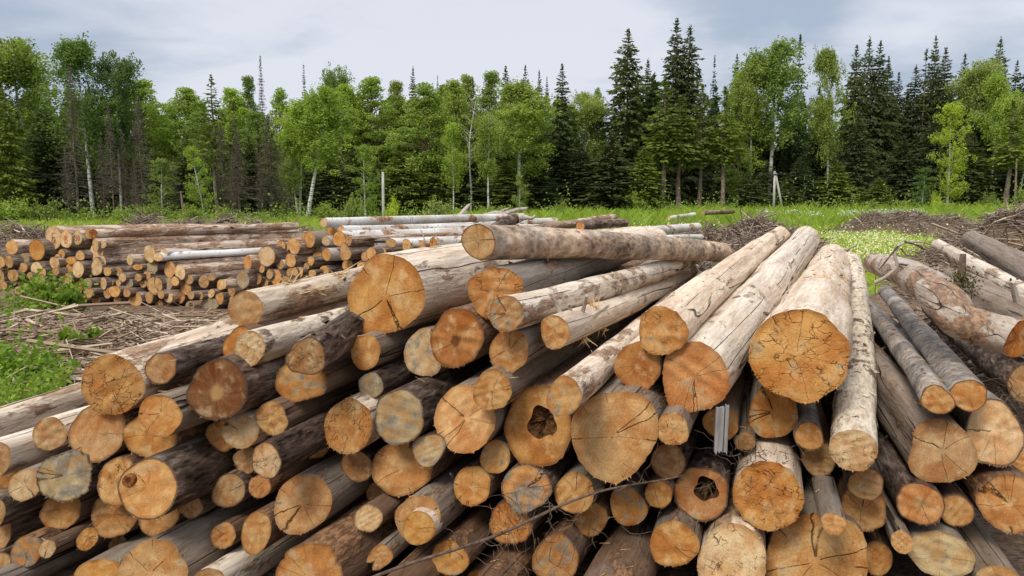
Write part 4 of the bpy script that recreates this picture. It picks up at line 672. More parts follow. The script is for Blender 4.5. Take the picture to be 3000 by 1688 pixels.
# ---------------------------------------------------------------- stacks in the middle distance
LEFT = """540 155 70 112 p c M1|665 175 50 85 p c M2|780 160 40 68 p c M3|940 125 40 50 p k -|120 255 55 70 p y -|370 285 72 100 d o -|960 235 28 60 p c -|945 310 35 70 p c -|1000 300 35 55 p c -|620 320 30 42 d y -|583 358 26 34 d y -|805 340 40 52 d y -|90 400 40 60 d t -|5 410 40 60 d y -|240 375 50 55 g gy -|548 415 45 60 d c -|630 425 38 50 d c -|715 390 50 35 d o -|372 475 55 70 d c -|785 480 50 85 d c -|970 455 50 90 d c -|1025 405 35 65 d c -|1305 385 28 50 p c -|1505 320 45 90 p c -|1590 355 40 45 h c -|230 460 42 50 d t -|80 505 20 40 d o -|10 560 30 75 d t -|130 540 45 60 g t -|430 510 28 45 d y -|700 465 35 45 d o -|660 565 48 48 p y -|1385 455 45 30 d o -|1510 475 60 70 d gy -|1708 480 52 80 d o -|1810 510 45 75 p c -|1475 540 35 45 d y -|1100 615 35 50 d y -|1190 615 20 35 d y -|410 595 50 60 d t -|250 650 40 40 d t -|250 730 42 45 d t -|680 650 50 50 d c -|775 660 50 80 d t -|875 620 45 50 d gy -|890 710 45 55 d t -|1040 620 30 60 d c -|1150 700 55 55 d y -|1080 720 35 50 d t -|1275 715 32 45 d t -|1360 780 60 70 d y -|1555 640 70 90 d t -|1670 645 50 85 g gy -|1870 665 52 70 d o -|2050 600 48 65 d t -|2220 635 35 48 p y -|965 780 40 45 d t -|1500 760 35 60 d t -|1690 765 40 45 p c -|1820 760 35 55 d o -|2125 720 30 45 d c -|2210 770 38 55 d o -|1910 845 40 45 p gy H|2110 830 80 65 d gy -|2490 415 35 70 p o -|2440 590 60 85 d gy -|2540 510 40 80 d t -|1620 730 30 45 d t -|600 700 40 45 d t -|180 690 35 40 d t -|40 640 30 40 d t -|340 690 38 40 d t -|1300 620 34 44 d gy -|1920 740 30 38 d t -|2010 740 32 40 d t -|1000 690 30 40 d t -|470 690 30 40 d t -|1440 620 34 40 d t -|2330 700 34 48 d t -|2350 790 36 46 d y -|2400 690 30 46 d t -|330 560 34 44 d t -|520 610 36 46 d t -|880 520 30 38 d y -|1190 500 36 44 d t -|1230 560 34 46 d c -|1390 560 30 40 d t -|60 450 26 34 d y -|300 540 26 34 d t -|560 500 32 40 d t -|1900 580 40 50 d t -|1760 600 36 46 d y -|2130 560 30 38 d t -|2320 600 36 46 d t -|1600 830 36 44 d t -|1180 790 32 40 d t -|840 780 32 38 d t -|700 570 30 36 d t -|1080 500 36 44 d y -"""
BIRCH = """1025 180 32 48 h c -|1200 260 32 48 h y -|870 350 60 80 g o -|1100 280 45 60 h o -|1180 345 60 75 h o -|1275 365 28 45 p t -|725 415 55 78 p y -|650 420 25 40 p y -|595 420 40 60 d o -|450 520 78 100 d c -|965 430 33 42 h gy -|1050 500 42 60 h o -|690 560 48 70 d y -|585 600 38 45 h y -|895 565 30 45 d y -|960 550 52 75 d y -|1240 480 52 80 d y -|1500 410 35 60 h o -|1700 385 50 45 h t -|1855 410 42 62 h y -|1995 410 45 50 p t -|2125 400 35 70 h o -|260 580 35 70 p r -|400 640 28 45 d y -|1265 610 50 60 d y -|1335 605 30 42 p y -|310 690 35 50 d t -|355 745 42 55 d t -|210 750 60 90 d gy -|710 690 55 65 d t -|785 680 28 55 d y -|910 690 35 38 d y -|1030 660 45 45 d y -|545 730 50 80 d o -|280 820 45 50 d t -|15 800 25 45 p c -|1500 490 45 60 d y -|1600 460 50 32 d y -|1440 520 34 50 d y -|480 700 30 50 d t -|850 620 26 36 d t -|1400 620 34 46 d y -|640 760 36 44 d t -|430 790 36 44 d t -|830 740 34 40 d t -|980 730 34 38 d t -"""
TOPS = [  # long logs seen from the side: first end, second end (photo x, y, depth), radius px, bark, face, label
    ((955, 706, 14.6), (1415, 676, 18.5), 15, 'h', 'c', 'white birch log lying along the top of the background stack, lower of the long ones'),
    ((1090, 676, 15.8), (1632, 647, 20), 16, 'h', 'c', 'long white birch log whose far tip pokes out behind the topmost near log'),
    ((1330, 668, 17.0), (1545, 640, 21), 12, 'h', 'c', 'thin white birch log beside the forked dead branches'),
    ((1510, 684, 16.5), (1800, 636, 20.5), 15, 'p', 'c', 'peeled tan log slanting up behind the mottled topmost log'),
    ((1700, 664, 17.5), (1826, 648, 19), 14, 'd', 'r', 'short red barked log piece behind the mottled topmost log'),
    ((1868, 680, 17.0), (2052, 664, 19.5), 15, 'h', 'o', 'peeling birch log with dark flaps, lying beside the brushwood heap'),
    ((1905, 705, 16.0), (2060, 690, 18.5), 10, 'h', 'c', 'thinner white birch log just under the peeling birch log'),
    ((262, 686, 16.6), (720, 700, 20.5), 15, 'dl', 't', 'long pale log with dark broken end on top of the left stack'),
    ((300, 716, 16.4), (720, 722, 20), 12, 'p', 'c', 'long peeled log just under the pale log with the broken end'),
    ((480, 741, 16.0), (760, 735, 19), 12, 'h', 'c', 'long smooth birch log right of the leaning slab, left stack'),
    ((300, 666, 27), (500, 668, 27.5), 7, 'p', 'c', 'thin pale pole lying behind the left stack'),
    ((2060, 624, 45), (2150, 620, 46), 7, 'd', 't', 'dark thin log lying on the meadow before the spruces'),
    ((1960, 640, 40), (2036, 628, 41), 6, 'h', 'c', 'thin whitish pole tilted on the meadow before the spruces')]
LM_LEFT = {(540, 155): 'the topmost log marked with a red letter', (370, 285): 'the big orange log end', (1510, 475): 'the dark grey log end', (1505, 320): 'the tall leaning slab', (785, 480): 'the big pale log end', (1870, 665): 'the bright orange end low down', (1910, 845): 'the hollow log end', (1360, 780): 'the round yellow end at the ground', (120, 255): 'the yellow end on the top left', (1810, 510): 'the cream end of the patchy barked log'}
LM_BIRCH = {(450, 520): 'the broad pale log end', (1025, 180): 'the topmost birch log', (870, 350): 'the big orange end with grey bark', (725, 415): 'the yellow end of the bare log', (1240, 480): 'the yellow end with dark mossy bark', (1855, 410): 'the tall narrow birch end', (210, 750): 'the large grey split end'}
OWN = {(540, 155): 'large pale log end topmost on the left stack, marked with a red letter', (665, 175): 'pale log end with a blotted red letter, beside the largest marked end', (780, 160): 'pale log end marked 30 in red on the left stack', (370, 285): 'big orange log end near the top of the left stack', (1510, 475): 'dark grey log end in the middle of the left stack', (1505, 320): 'tall narrow pale slab end leaning on the left stack', (785, 480): 'big pale oval log end in the middle of the left stack', (1870, 665): 'bright orange log end low in the left stack', (1910, 845): 'hollow log end close to the ground in the left stack', (1360, 780): 'round yellow log end at the ground, behind looping twigs', (120, 255): 'yellow log end at the top left of the left stack', (1810, 510): 'cream log end whose bark has a big bare patch, left stack', (940, 125): 'dark broken log end on top beside the marked ends',
       (450, 520): 'broad clean pale log end, largest in the birch stack', (1025, 180): 'topmost birch log of the background stack with tan end', (870, 350): 'big orange log end with grey bark in the birch stack', (725, 415): 'yellow log end of a bare orange brown log, birch stack', (1240, 480): 'yellow log end with dark mossy bark, birch stack', (1855, 410): 'tall narrow birch end in the upper right of the birch stack', (210, 750): 'large grey split log end between the two background stacks'}
def stack(txt, ox, oy, dfun, az, L, lms, where, group, seed):
    used = set(); rng = np.random.default_rng(seed); axis = unit([math.sin(R(az)), math.cos(R(az)), .004]); rows = [r.split() for r in txt.split('|')]
    tone = {'o': 'orange', 'y': 'yellow', 'c': 'cream', 'r': 'red brown', 'k': 'dark', 't': 'tan', 'gy': 'grey'}
    for i, r in enumerate(rows):
        zx, zy, rx, ry = map(float, r[:4]); x, y = zx / 3.4333 + ox, zy / 3.4333 + oy; d = dfun(x) + rng.normal(0, .10); s = d / F / 3.4333
        key = (int(zx), int(zy)); lab = OWN.get(key)
        if not lab:
            size = 'small' if ry < 46 else 'mid sized' if ry < 72 else 'large'; look = {'h': ' birch', 'd': ' barked', 'p': ' bare', 'g': ' weathered'}[r[4]]; cand = []
            for (lx, ly), nm in sorted(lms.items(), key=lambda k: math.hypot(k[0][0] - zx, k[0][1] - zy)):
                dx, dy = zx - lx, zy - ly; a = math.degrees(math.atan2(-dy, dx)) % 360
                rel = ['right of', 'above and right of', 'above', 'above and left of', 'left of', 'below and left of', 'below', 'below and right of'][int((a + 22.5) // 45) % 8]
                dist = math.hypot(dx, dy); cand.append(f"{size} {tone[r[5]]}{look} log end {'close ' if dist < 150 else '' if dist < 330 else 'well '}{rel} {nm}")
            lab = next((c for c in cand if c not in used and len(c.split()) <= 15), None) or cand[0] + ' too'
        used.add(lab)
        root, body, M, (fr, th, cutz) = make_log('stacked_log', pt(x, y, d), axis + rng.normal(0, .02, 3) * (1, 1, .4), rx * s * 1.28, ry * s * 1.06, L + rng.uniform(-.6, .6), r[4], r[5], lab, group, special=('hollow',) if r[6] == 'H' else (), taper=.85, seg=22, rings=7, seed=seed * 999 + i, bend=.012, tilt=.40, hero=False)
        if r[4] in 'p': body.color = (.70, .555, .43, .9)
        if r[6][0] == 'M':                                      # red handwriting on the cut: strokes in face units
            S = {'M1': [[(.25, .35), (-.2, .38), (-.22, -.1), (-.28, -.5)], [(-.24, -.02), (.18, .02), (.25, -.25), (.05, -.48), (-.28, -.5)]],
                 'M2': [[(-.15, .45), (-.2, 0), (-.22, -.5)], [(-.15, .45), (.25, .35), (.2, .08), (-.2, 0)], [(-.2, 0), (.28, -.1), (.2, -.42), (-.22, -.5)]],
                 'M3': [[(-.65, .3), (-.3, .35), (-.2, .15), (-.45, .02), (-.15, -.15), (-.25, -.42), (-.65, -.42)], [(.35, .38), (.12, .15), (.12, -.2), (.32, -.42), (.55, -.2), (.58, .12), (.35, .38)]]}[r[6]]
            mb = MB(); a, b = rx * s, ry * s
            for st in S: mb.tube([(u * a, v * b, cutz(u * a, v * b) + .006) for u, v in st], 7e-3 if r[6] != 'M3' else 6e-3, 4)
            obj('painted_mark', mb.mesh('painted_mark', M_RED), root)
stack(LEFT, 0, 650, lambda x: 17.1 - 1.6 * x / 720, 46, 5.0, LM_LEFT, 'left stack', 'logs of the left background stack', 3)
stack(BIRCH, 650, 600, lambda x: 14.9 - .9 * (x - 700) / 600, 50, 5.0, LM_BIRCH, 'birch stack', 'logs of the birch stack', 4)
for i, (a_, b_, rp, bk, fc, lab) in enumerate(TOPS):
    A0 = pt(*a_); B0 = pt(*b_); _r = make_log('stacked_log', A0, B0 - A0, rp * a_[2] / F, rp * a_[2] / F, float(np.linalg.norm(B0 - A0)), bk, fc, lab, 'long logs lying on and near the background stacks', taper=.9, seg=20, rings=8, seed=700 + i, bend=.020, tilt=.3, hero=False)
    if bk == 'p': _r[1].color = (.74, .60, .47, 1.0)
# forked dead branches that stick up behind the birch stack
def forked(name, label, px, d, rad, forks):
    p = [pt(x, y, d) for x, y in px]; root = empty(name, loc=p[0]); tag(root, label, 'branch', 'dead branches on the birch stack'); P, RR, mb = swept('x', [q - p[0] for q in p], rad, None, 8, sub=3); obj('branch_stem', mb.mesh('branch_stem', M_PALEWOOD, True), root)
    for f_, rr in forks:
        mb = MB(); mb.tube([pt(x, y, d) - p[0] for x, y in f_], np.linspace(rr, rr * .5, len(f_)), 6); obj('side_branch', mb.mesh('side_branch', M_PALEWOOD, True), root)
forked('dead_branch', 'pale forked branch stub pointing up right from the birch stack', [(1326, 646), (1350, 630), (1362, 614), (1377, 599)], 18, [.06, .055, .05, .03], [(((1352, 628), (1364, 622), (1371, 621)), .035)])
forked('dead_branch', 'long crooked whitish branch rising to the right above the birch stack', [(1385, 650), (1420, 634), (1450, 624), (1478, 626), (1512, 615), (1545, 611)], 17.5, [.07, .06, .05, .05, .04, .035], [(((1455, 626), (1480, 614), (1491, 610)), .04), (((1425, 634), (1440, 628)), .03)])
forked('dead_branch', 'low broken branch lying on the far end of the long white birch log', [(1515, 648), (1540, 638), (1560, 640), (1567, 630)], 18.5, [.06, .05, .04, .02], [(((1540, 638), (1550, 630)), .03)])
forked('dead_branch', 'thin dark bent stick standing between the birch log ends', [(1246, 715), (1240, 690), (1231, 672)], 13.8, [.012, .012, .010], [])
# ---------------------------------------------------------------- slash: brushwood
def scatter_sticks(n, fx, seed, mat, name, label, lr, rr, lift=.25, flat=.18, bright=False):
    rng = np.random.default_rng(seed); P0 = []; P1 = []; r0 = []
    c = fx(rng, n); L = rng.uniform(lr[0], lr[1], n) ** 1.0; a = rng.uniform(0, 2 * math.pi, n); el = rng.normal(0, flat, n)
    T = np.stack([np.cos(a) * np.cos(el), np.sin(a) * np.cos(el), np.sin(el)], 1); z = ground_h(c[:, 0], c[:, 1]) + rng.uniform(.0, lift, n) ** 1.0
    C = np.stack([c[:, 0], c[:, 1], z], 1); bow = rng.normal(0, .07, (n, 3)) * L[:, None]; mid = C + bow; A0 = C - T * L[:, None] / 2; B0 = C + T * L[:, None] / 2; r = rng.uniform(rr[0], rr[1], n)
    v1, f1 = prisms(A0, mid, r, r * .85); v2, f2 = prisms(mid - (mid - A0) * .03, B0, r * .85, r * .4); v, f = join([(v1, f1), (v2, f2)])
    return tag(obj(name, mesh(name, v, f, mat)), label, None, None, 'stuff')
def field(rng, n):
    y = rng.uniform(0, 1, n) ** .8 * 7.0 + 6.6; x = rng.uniform(-.72 * y, .03 * y - .4); g = (greenness(x, y) < .5) | (rng.random(n) < .06)
    x, y = x[g], y[g]; k = rng.integers(0, len(x), n); return np.stack([x[k] + rng.normal(0, .25, n), y[k] + rng.normal(0, .25, n)], 1)
scatter_sticks(5200, field, 21, M_STICKS, 'brushwood', 'litter of broken pale and brown sticks on the ground before the left stack', (.12, 1.3), (.005, .018), .22)
scatter_sticks(170, field, 22, M_STICKS, 'brushwood', 'thicker dry branches strewn on the ground before the left stack', (.8, 2.4), (.016, .036), .32, .12)
def heapf(rng, n):
    w_ = np.array([h[2] * h[3] * h[4] for h in HEAPS]); k = rng.choice(len(HEAPS), n, p=w_ / w_.sum()); H = np.array([(xat(h[0], h[1]), h[1], h[2], h[3]) for h in HEAPS])[k]
    q = rng.normal(0, .55, (n, 2)); return np.stack([H[:, 0] + q[:, 0] * H[:, 2], H[:, 1] + q[:, 1] * H[:, 3]], 1)
scatter_sticks(13000, heapf, 23, M_HEAP, 'brushwood', 'low brown heaps of tangled brushwood across the clearing', (.25, 1.3), (.005, .022), .22, .42)
scatter_sticks(260, heapf, 24, M_STICKS, 'brushwood', 'pale broken branches on the brushwood heaps', (.3, 1.6), (.012, .04), .35, .40)
# ---------------------------------------------------------------- vegetation
def mat_leaf(name, a, b, trans=(1.0, 1.15, .45)):
    m, t = material(name); oi = t.n('ShaderNodeObjectInfo'); isl = t.n('ShaderNodeNewGeometry').outputs['Random Per Island']; co = t.n('ShaderNodeTexCoord').outputs['Object']
    n = t.noise(co, .55, 3, .6, t.m('MULTIPLY', oi.outputs['Random'], 40)); f = t.m('ADD', t.m('MULTIPLY', isl, .5), t.m('MULTIPLY', t.ramp(n, .32, .68), .5))
    c = t.mix(1.0, t.mix(f, a, b), oi.outputs['Color'], 'MULTIPLY')
    finish(t, c, .7, None, spec=.2, trans=t.mix(1.0, c, trans, 'MULTIPLY')); return m
M_NEEDLE = mat_leaf('spruce_needles', (.052, .074, .026), (.175, .20, .068), (.9, 1.1, .4))
M_LEAF = mat_leaf('birch_leaves', (.195, .250, .058), (.43, .49, .150))
M_HERB = mat_leaf('weed_leaves', (.13, .205, .03), (.30, .39, .075))
M_GRASS = mat_leaf('meadow_grass', (.26, .325, .04), (.57, .62, .13))
M_PETAL = mat_plain('white_petals', ((.75, .75, .62), (.85, .84, .78)), 5, .8, bump=0)
M_PETALY = mat_plain('yellowish_petals', ((.78, .74, .30), (.85, .83, .55)), 5, .8, bump=0)
M_TRUNK = mat_plain('conifer_trunk_bark', ((.13, .095, .072), (.38, .29, .23)), 2.2, .95, (3, 3, .7))
M_BTRUNK = mat_plain('birch_trunk_bark', ((.10, .09, .08), (.62, .60, .56), (.80, .78, .74)), 1.5, .85, (1, 1, 3))
M_DEADB = mat_plain('dead_spruce_wood', ((.105, .078, .062), (.25, .195, .16)), 2.0, .95, (2, 2, .6))
PROTO = {}
def spruce_mesh(seed, bare=.0, dens=1.0, sparse=False, dead=False, Wd=3.3):
    rng = np.random.default_rng(seed); H = 24.0; W_ = Wd; C = []; S = []; D = []; P0 = []; P1 = []; r0 = []; r1 = []
    z = H * max(bare, .03)
    while z < H - .25:
        f = (H - z) / H; base_r = W_ * min(1, f * 1.45) ** .85 * (.72 + .45 * rng.random()) * (.6 + .4 * min(1, (z / H - bare) / .12 + .3))
        n = rng.integers(4, 8) if f > .12 else 4; a0 = rng.uniform(0, 6.3)
        for k in range(n):
            if sparse and rng.random() < .3: continue
            a = a0 + k * 6.283 / n + rng.normal(0, .25); l = base_r * rng.uniform(.62, 1.12); dx, dy = math.cos(a), math.sin(a)
            drop = -.30 if f > .35 else (-.10 if f > .15 else .35)
            tip = np.array([dx * l, dy * l, drop * l + .14 * l]); root_ = np.array([0, 0, z])
            P0.append(root_); P1.append(root_ + tip * (1 if dead else .8)); r0.append(.035 + .02 * f); r1.append(.008)
            if dead:
                for q in range(11):
                    s = rng.uniform(.2, 1); b = root_ + tip * s; P0.append(b); P1.append(b + np.array([rng.normal(0, .35), rng.normal(0, .35), -rng.uniform(.1, .8)]) * (.4 + .5 * f)); r0.append(.020); r1.append(.006)
            else:
                m = max(3, int(l * 7.5 * dens))
                for q in range(m):
                    s = (q + rng.random()) / m; s = .12 + .9 * s; sag = -.16 * l * (s - .6) ** 2; wv = .36 * (1.15 - s) * min(1.3, l) + .06
                    side = rng.normal(0, wv); C.append(root_ + tip * s + np.array([-dy * side, dx * side, sag - rng.uniform(0, .32) * (.4 + f)])); S.append(rng.uniform(.16, .30) * (.6 + .5 * min(1, f * 2.5))); D.append((dx * .75, dy * .75, -.75 if f > .2 else .1))
        z += rng.uniform(.34, .60) * (.75 + .4 * f)
    tr = MB(); zt = np.linspace(-.3, H, 14); tr.tube([(.06 * math.sin(q * .5 + seed), .06 * math.cos(q * .4), q) for q in zt], np.linspace(.20, .015, 14), 8)
    bv, bf = prisms(P0, P1, r0, r1, 3); tv = np.concatenate(tr.v); bl = [tuple(q) for q in bf]
    if dead: tr.add(bv, bl); return tr.mesh('dead_spruce', M_DEADB, False), None
    if bare > .15:                                                # dry twigs on the bare part
        for _ in range(26):
            zz = rng.uniform(.08, bare) * H; a = rng.uniform(0, 6.3); l = rng.uniform(.3, 1.3); v_, f_ = prisms([(0, 0, zz)], [(math.cos(a) * l, math.sin(a) * l, zz - .25 * l)], [.016], [.005], 3); tr.add(v_, [tuple(q) for q in f_])
    tr.add(bv, bl); qv, qf = quads(C, np.array(S), rng, 2.3, np.array(D) * 1.6)
    if C: qv[:, 2] = np.minimum(qv[:, 2], H + .35)
    tv_, tf_ = quads(np.stack([rng.normal(0, .06, 26), rng.normal(0, .06, 26), H - rng.uniform(0, 1.6, 26)], 1), .16, rng, 2.2, (0, 0, 1.4)); v, f = join([(qv, qf), (tv_, tf_)])
    return tr.mesh('trunk', M_TRUNK), mesh('crown', v, f, M_NEEDLE)
def birch_mesh(seed, H=22.0, Wd=3.2, base=.42, n=15500, weep=1.0, trunk=M_BTRUNK, twin=False, leaf=(.115, .225), lean=0.0, wide=1.0, tone=0):
    rng = np.random.default_rng(seed); tr = MB(); C = []; Dd = []
    def axis(z): return np.array([lean * z + .25 * math.sin(z * .25 + seed) * (z / H), .2 * math.cos(z * .21 + seed * 2) * (z / H), z])
    zt = np.linspace(-.3, H * .97, 16); tr.tube([axis(q) for q in zt], np.linspace(.22, .022, 16), 8)
    tops = [axis(H * .97)]
    limbs = []
    for i in range(34):
        z = H * rng.uniform(base * .92, .96); f = (z / H - base) / (1 - base); a = rng.uniform(0, 6.3); env = Wd * wide * (math.sin(min(1, max(.06, (f * .9 + .14))) * math.pi) ** .7) * rng.uniform(.6, 1.1)
        p0 = axis(z); up_ = rng.uniform(.55, 1.15) * env; p1 = p0 + np.array([math.cos(a) * env * .55, math.sin(a) * env * .55, up_ * .7]); p2 = p0 + np.array([math.cos(a) * env, math.sin(a) * env, up_ * .85]); p2[2] = min(p2[2], H * 1.02)
        limbs.append((p0, p1, p2)); tr.tube([p0, p1, p2], [.055 * (1.2 - f), .03, .008], 4, cap=False)
    nst = int(n / 16)
    for i in range(nst):                                          # hanging strands and sprays
        p0, p1, p2 = limbs[rng.integers(len(limbs))]; s = rng.uniform(.25, 1.08); p = (p0 + (p1 - p0) * s * 2) if s < .5 else p1 + (p2 - p1) * (s - .5) * 2
        p = p + rng.normal(0, .5, 3) * (1, 1, .8); l = rng.uniform(.4, 2.1) * weep; k = 16
        q = rng.uniform(0, 1, k)[:, None]; d = np.array([rng.normal(0, .3), rng.normal(0, .3), -1.0]); C.append(p + q * d * l + rng.normal(0, .14, (k, 3))); 
    C = np.concatenate(C); C[:, 2] = np.minimum(C[:, 2], H * 1.02); v, f = quads(C, rng.uniform(leaf[0], leaf[1], len(C)), rng, 1.4, (0, 0, -.45 * weep))
    return tr.mesh('trunk', trunk), mesh('crown', v, f, M_LEAF)
def aspen_mesh(seed, H=19.0, Wd=4.2, base=.14, clumps=160, per=92, leaf=(.12, .22), sq=1.0, trunk=M_TRUNK):
    rng = np.random.default_rng(seed); tr = MB(); ax = lambda z: np.array([.3 * math.sin(z * .22 + seed), .25 * math.cos(z * .2 + seed), z]); zt = np.linspace(-.3, H * .9, 12); tr.tube([ax(q) for q in zt], np.linspace(.19, .03, 12), 7); C = []
    for i in range(clumps):
        f = rng.uniform(0, 1) ** .85; a = rng.uniform(0, 6.3); env = Wd * (1 - abs(2 * f - .80) ** 2.2 * .60) * (1 - .35 * f ** 3) * (.55 + .5 * rng.random()) * (1 + .30 * math.sin(a * 2 + seed)); rr = env * math.sqrt(rng.uniform(.12, 1)); z = H * (base + (1 - base) * f); c = np.array([math.cos(a) * rr, math.sin(a) * rr, z - .25 * rr]) + ax(z) * (1, 1, 0)
        p0 = ax(max(H * base * .8, z - rng.uniform(1.0, 2.6))); tr.tube([p0, (p0 + c) / 2 + (0, 0, .2), c], [.05, .03, .010], 4, cap=False); sz = rng.uniform(.42, .95)
        q = rng.normal(0, 1, (per, 3)); q /= np.linalg.norm(q, axis=1)[:, None]; q *= (rng.uniform(.2, 1, per) ** .5)[:, None] * sz * np.array([1.25, 1.25, .75]); C.append(c + q)
    C = np.concatenate(C); v, f = quads(C, rng.uniform(leaf[0], leaf[1], len(C)), rng, 1.3)
    return tr.mesh('trunk', trunk), mesh('crown', v, f, M_LEAF)
def bare_mesh(seed):
    rng = np.random.default_rng(seed); H = 20.; tr = MB(); zt = np.linspace(-.3, H, 16); ax = lambda z: (.35 * math.sin(z * .3 + seed), .2 * math.cos(z * .26), z); tr.tube([ax(q) for q in zt], np.linspace(.17, .03, 16), 7)
    for _ in range(40):
        z = rng.uniform(.45, .98) * H; a = rng.uniform(0, 6.3); l = rng.uniform(.4, 1.6); p = np.array(ax(z)); tr.tube([p, p + (math.cos(a) * l * .6, math.sin(a) * l * .6, l * .5), p + (math.cos(a) * l, math.sin(a) * l, l * 1.1)], [.035, .02, .006], 4, cap=False)
    return tr.mesh('trunk', M_BTRUNK), None
def bush_mesh(seed, n=2600):
    rng = np.random.default_rng(seed); tr = MB(); C = []
    for i in range(26):
        a = rng.uniform(0, 6.3); e = rng.uniform(.1, 1.25); l = rng.uniform(.65, 1.05); t_ = np.array([math.cos(a) * math.cos(e) * l, math.sin(a) * math.cos(e) * l, math.sin(e) * l * 1.15]); tr.tube([(0, 0, -.05), t_ * .5 + (0, 0, .08), t_], [.022, .014, .005], 4, cap=False)
        C.append(t_ * rng.uniform(.35, 1.05, (n // 26, 1)) + rng.normal(0, .13, (n // 26, 3)))
    C = np.concatenate(C); C[:, 2] = np.abs(C[:, 2]); v, f = quads(C, rng.uniform(.05, .10, len(C)), rng, 1.5)
    return tr.mesh('stem', M_TRUNK), mesh('foliage', v, f, M_LEAF)
for i in range(4): PROTO['S', i] = spruce_mesh(10 + i, .03, 1.5, Wd=3.2 + .3 * (i % 2)) + (24.0, 3.3)
for i in range(3): PROTO['H', i] = spruce_mesh(20 + i, .40, 1.1, True, Wd=2.5) + (24.0, 2.5)
for i in range(2): PROTO['T', i] = spruce_mesh(26 + i, .10, .9, True, Wd=2.0) + (24.0, 2.0)
for i in range(3): PROTO['D', i] = spruce_mesh(30 + i, .10 + .08 * i, 1, False, True, 2.8) + (24.0, 2.8)
for i in range(4): PROTO['B', i] = birch_mesh(40 + i, base=(.42, .36, .48, .30)[i], lean=(0, .01, -.012, 0)[i]) + (22.0, 3.2)
for i in range(4): PROTO['A', i] = aspen_mesh(50 + i) + (19.0, 4.2)
for i in range(2): PROTO['Y', i] = birch_mesh(60 + i, base=.10, n=10000, weep=.6, Wd=3.6) + (22.0, 3.6)
PROTO['P', 0] = bare_mesh(70) + (20.0, 1.5)
for i in range(3): PROTO['U', i] = bush_mesh(80 + i) + (1.15, 1.05)
for k_, (tm_, cm_, h_, w_) in list(PROTO.items()):             # true size of each crown
    if cm_:
        co = np.empty(len(cm_.vertices) * 3, np.float32); cm_.vertices.foreach_get('co', co); co = co.reshape(-1, 3); w_ = float(np.percentile(np.hypot(co[:, 0], co[:, 1]), 97 if k_[0] in 'BAYU' else 98)) ; h_ = float(co[:, 2].max()) if k_[0] != 'U' else h_
        if k_[0] == 'B': w_ *= .80
        if k_[0] == 'A': w_ *= .68
        if k_[0] in 'SH': w_ *= .70
    PROTO[k_] = (tm_, cm_, h_, w_)
TC = {'dk': (.72, .80, .85), 'sp': (1.0, 1.0, .95), 'yl': (1.75, 1.75, .95), 'bl': (.62, .86, 1.05), 'g': (.80, .88, .85), 'b': (1.0, 1.0, .85), 'br': (1.15, 1.22, .80), 'pl': (1.12, 1.06, 1.15), 'd': (.55, .66, .72), 'yy': (1.55, 1.5, .7)}
NAME = {'S': ('spruce_tree', 'spruce'), 'H': ('spruce_tree', 'spruce'), 'T': ('spruce_tree', 'spruce'), 'D': ('dead_spruce', 'dead tree'), 'B': ('birch_tree', 'birch'), 'A': ('aspen_tree', 'tree'), 'Y': ('young_birch', 'young tree'), 'P': ('bare_tree', 'dead tree'), 'U': ('bush', 'bush')}
CNT = {}
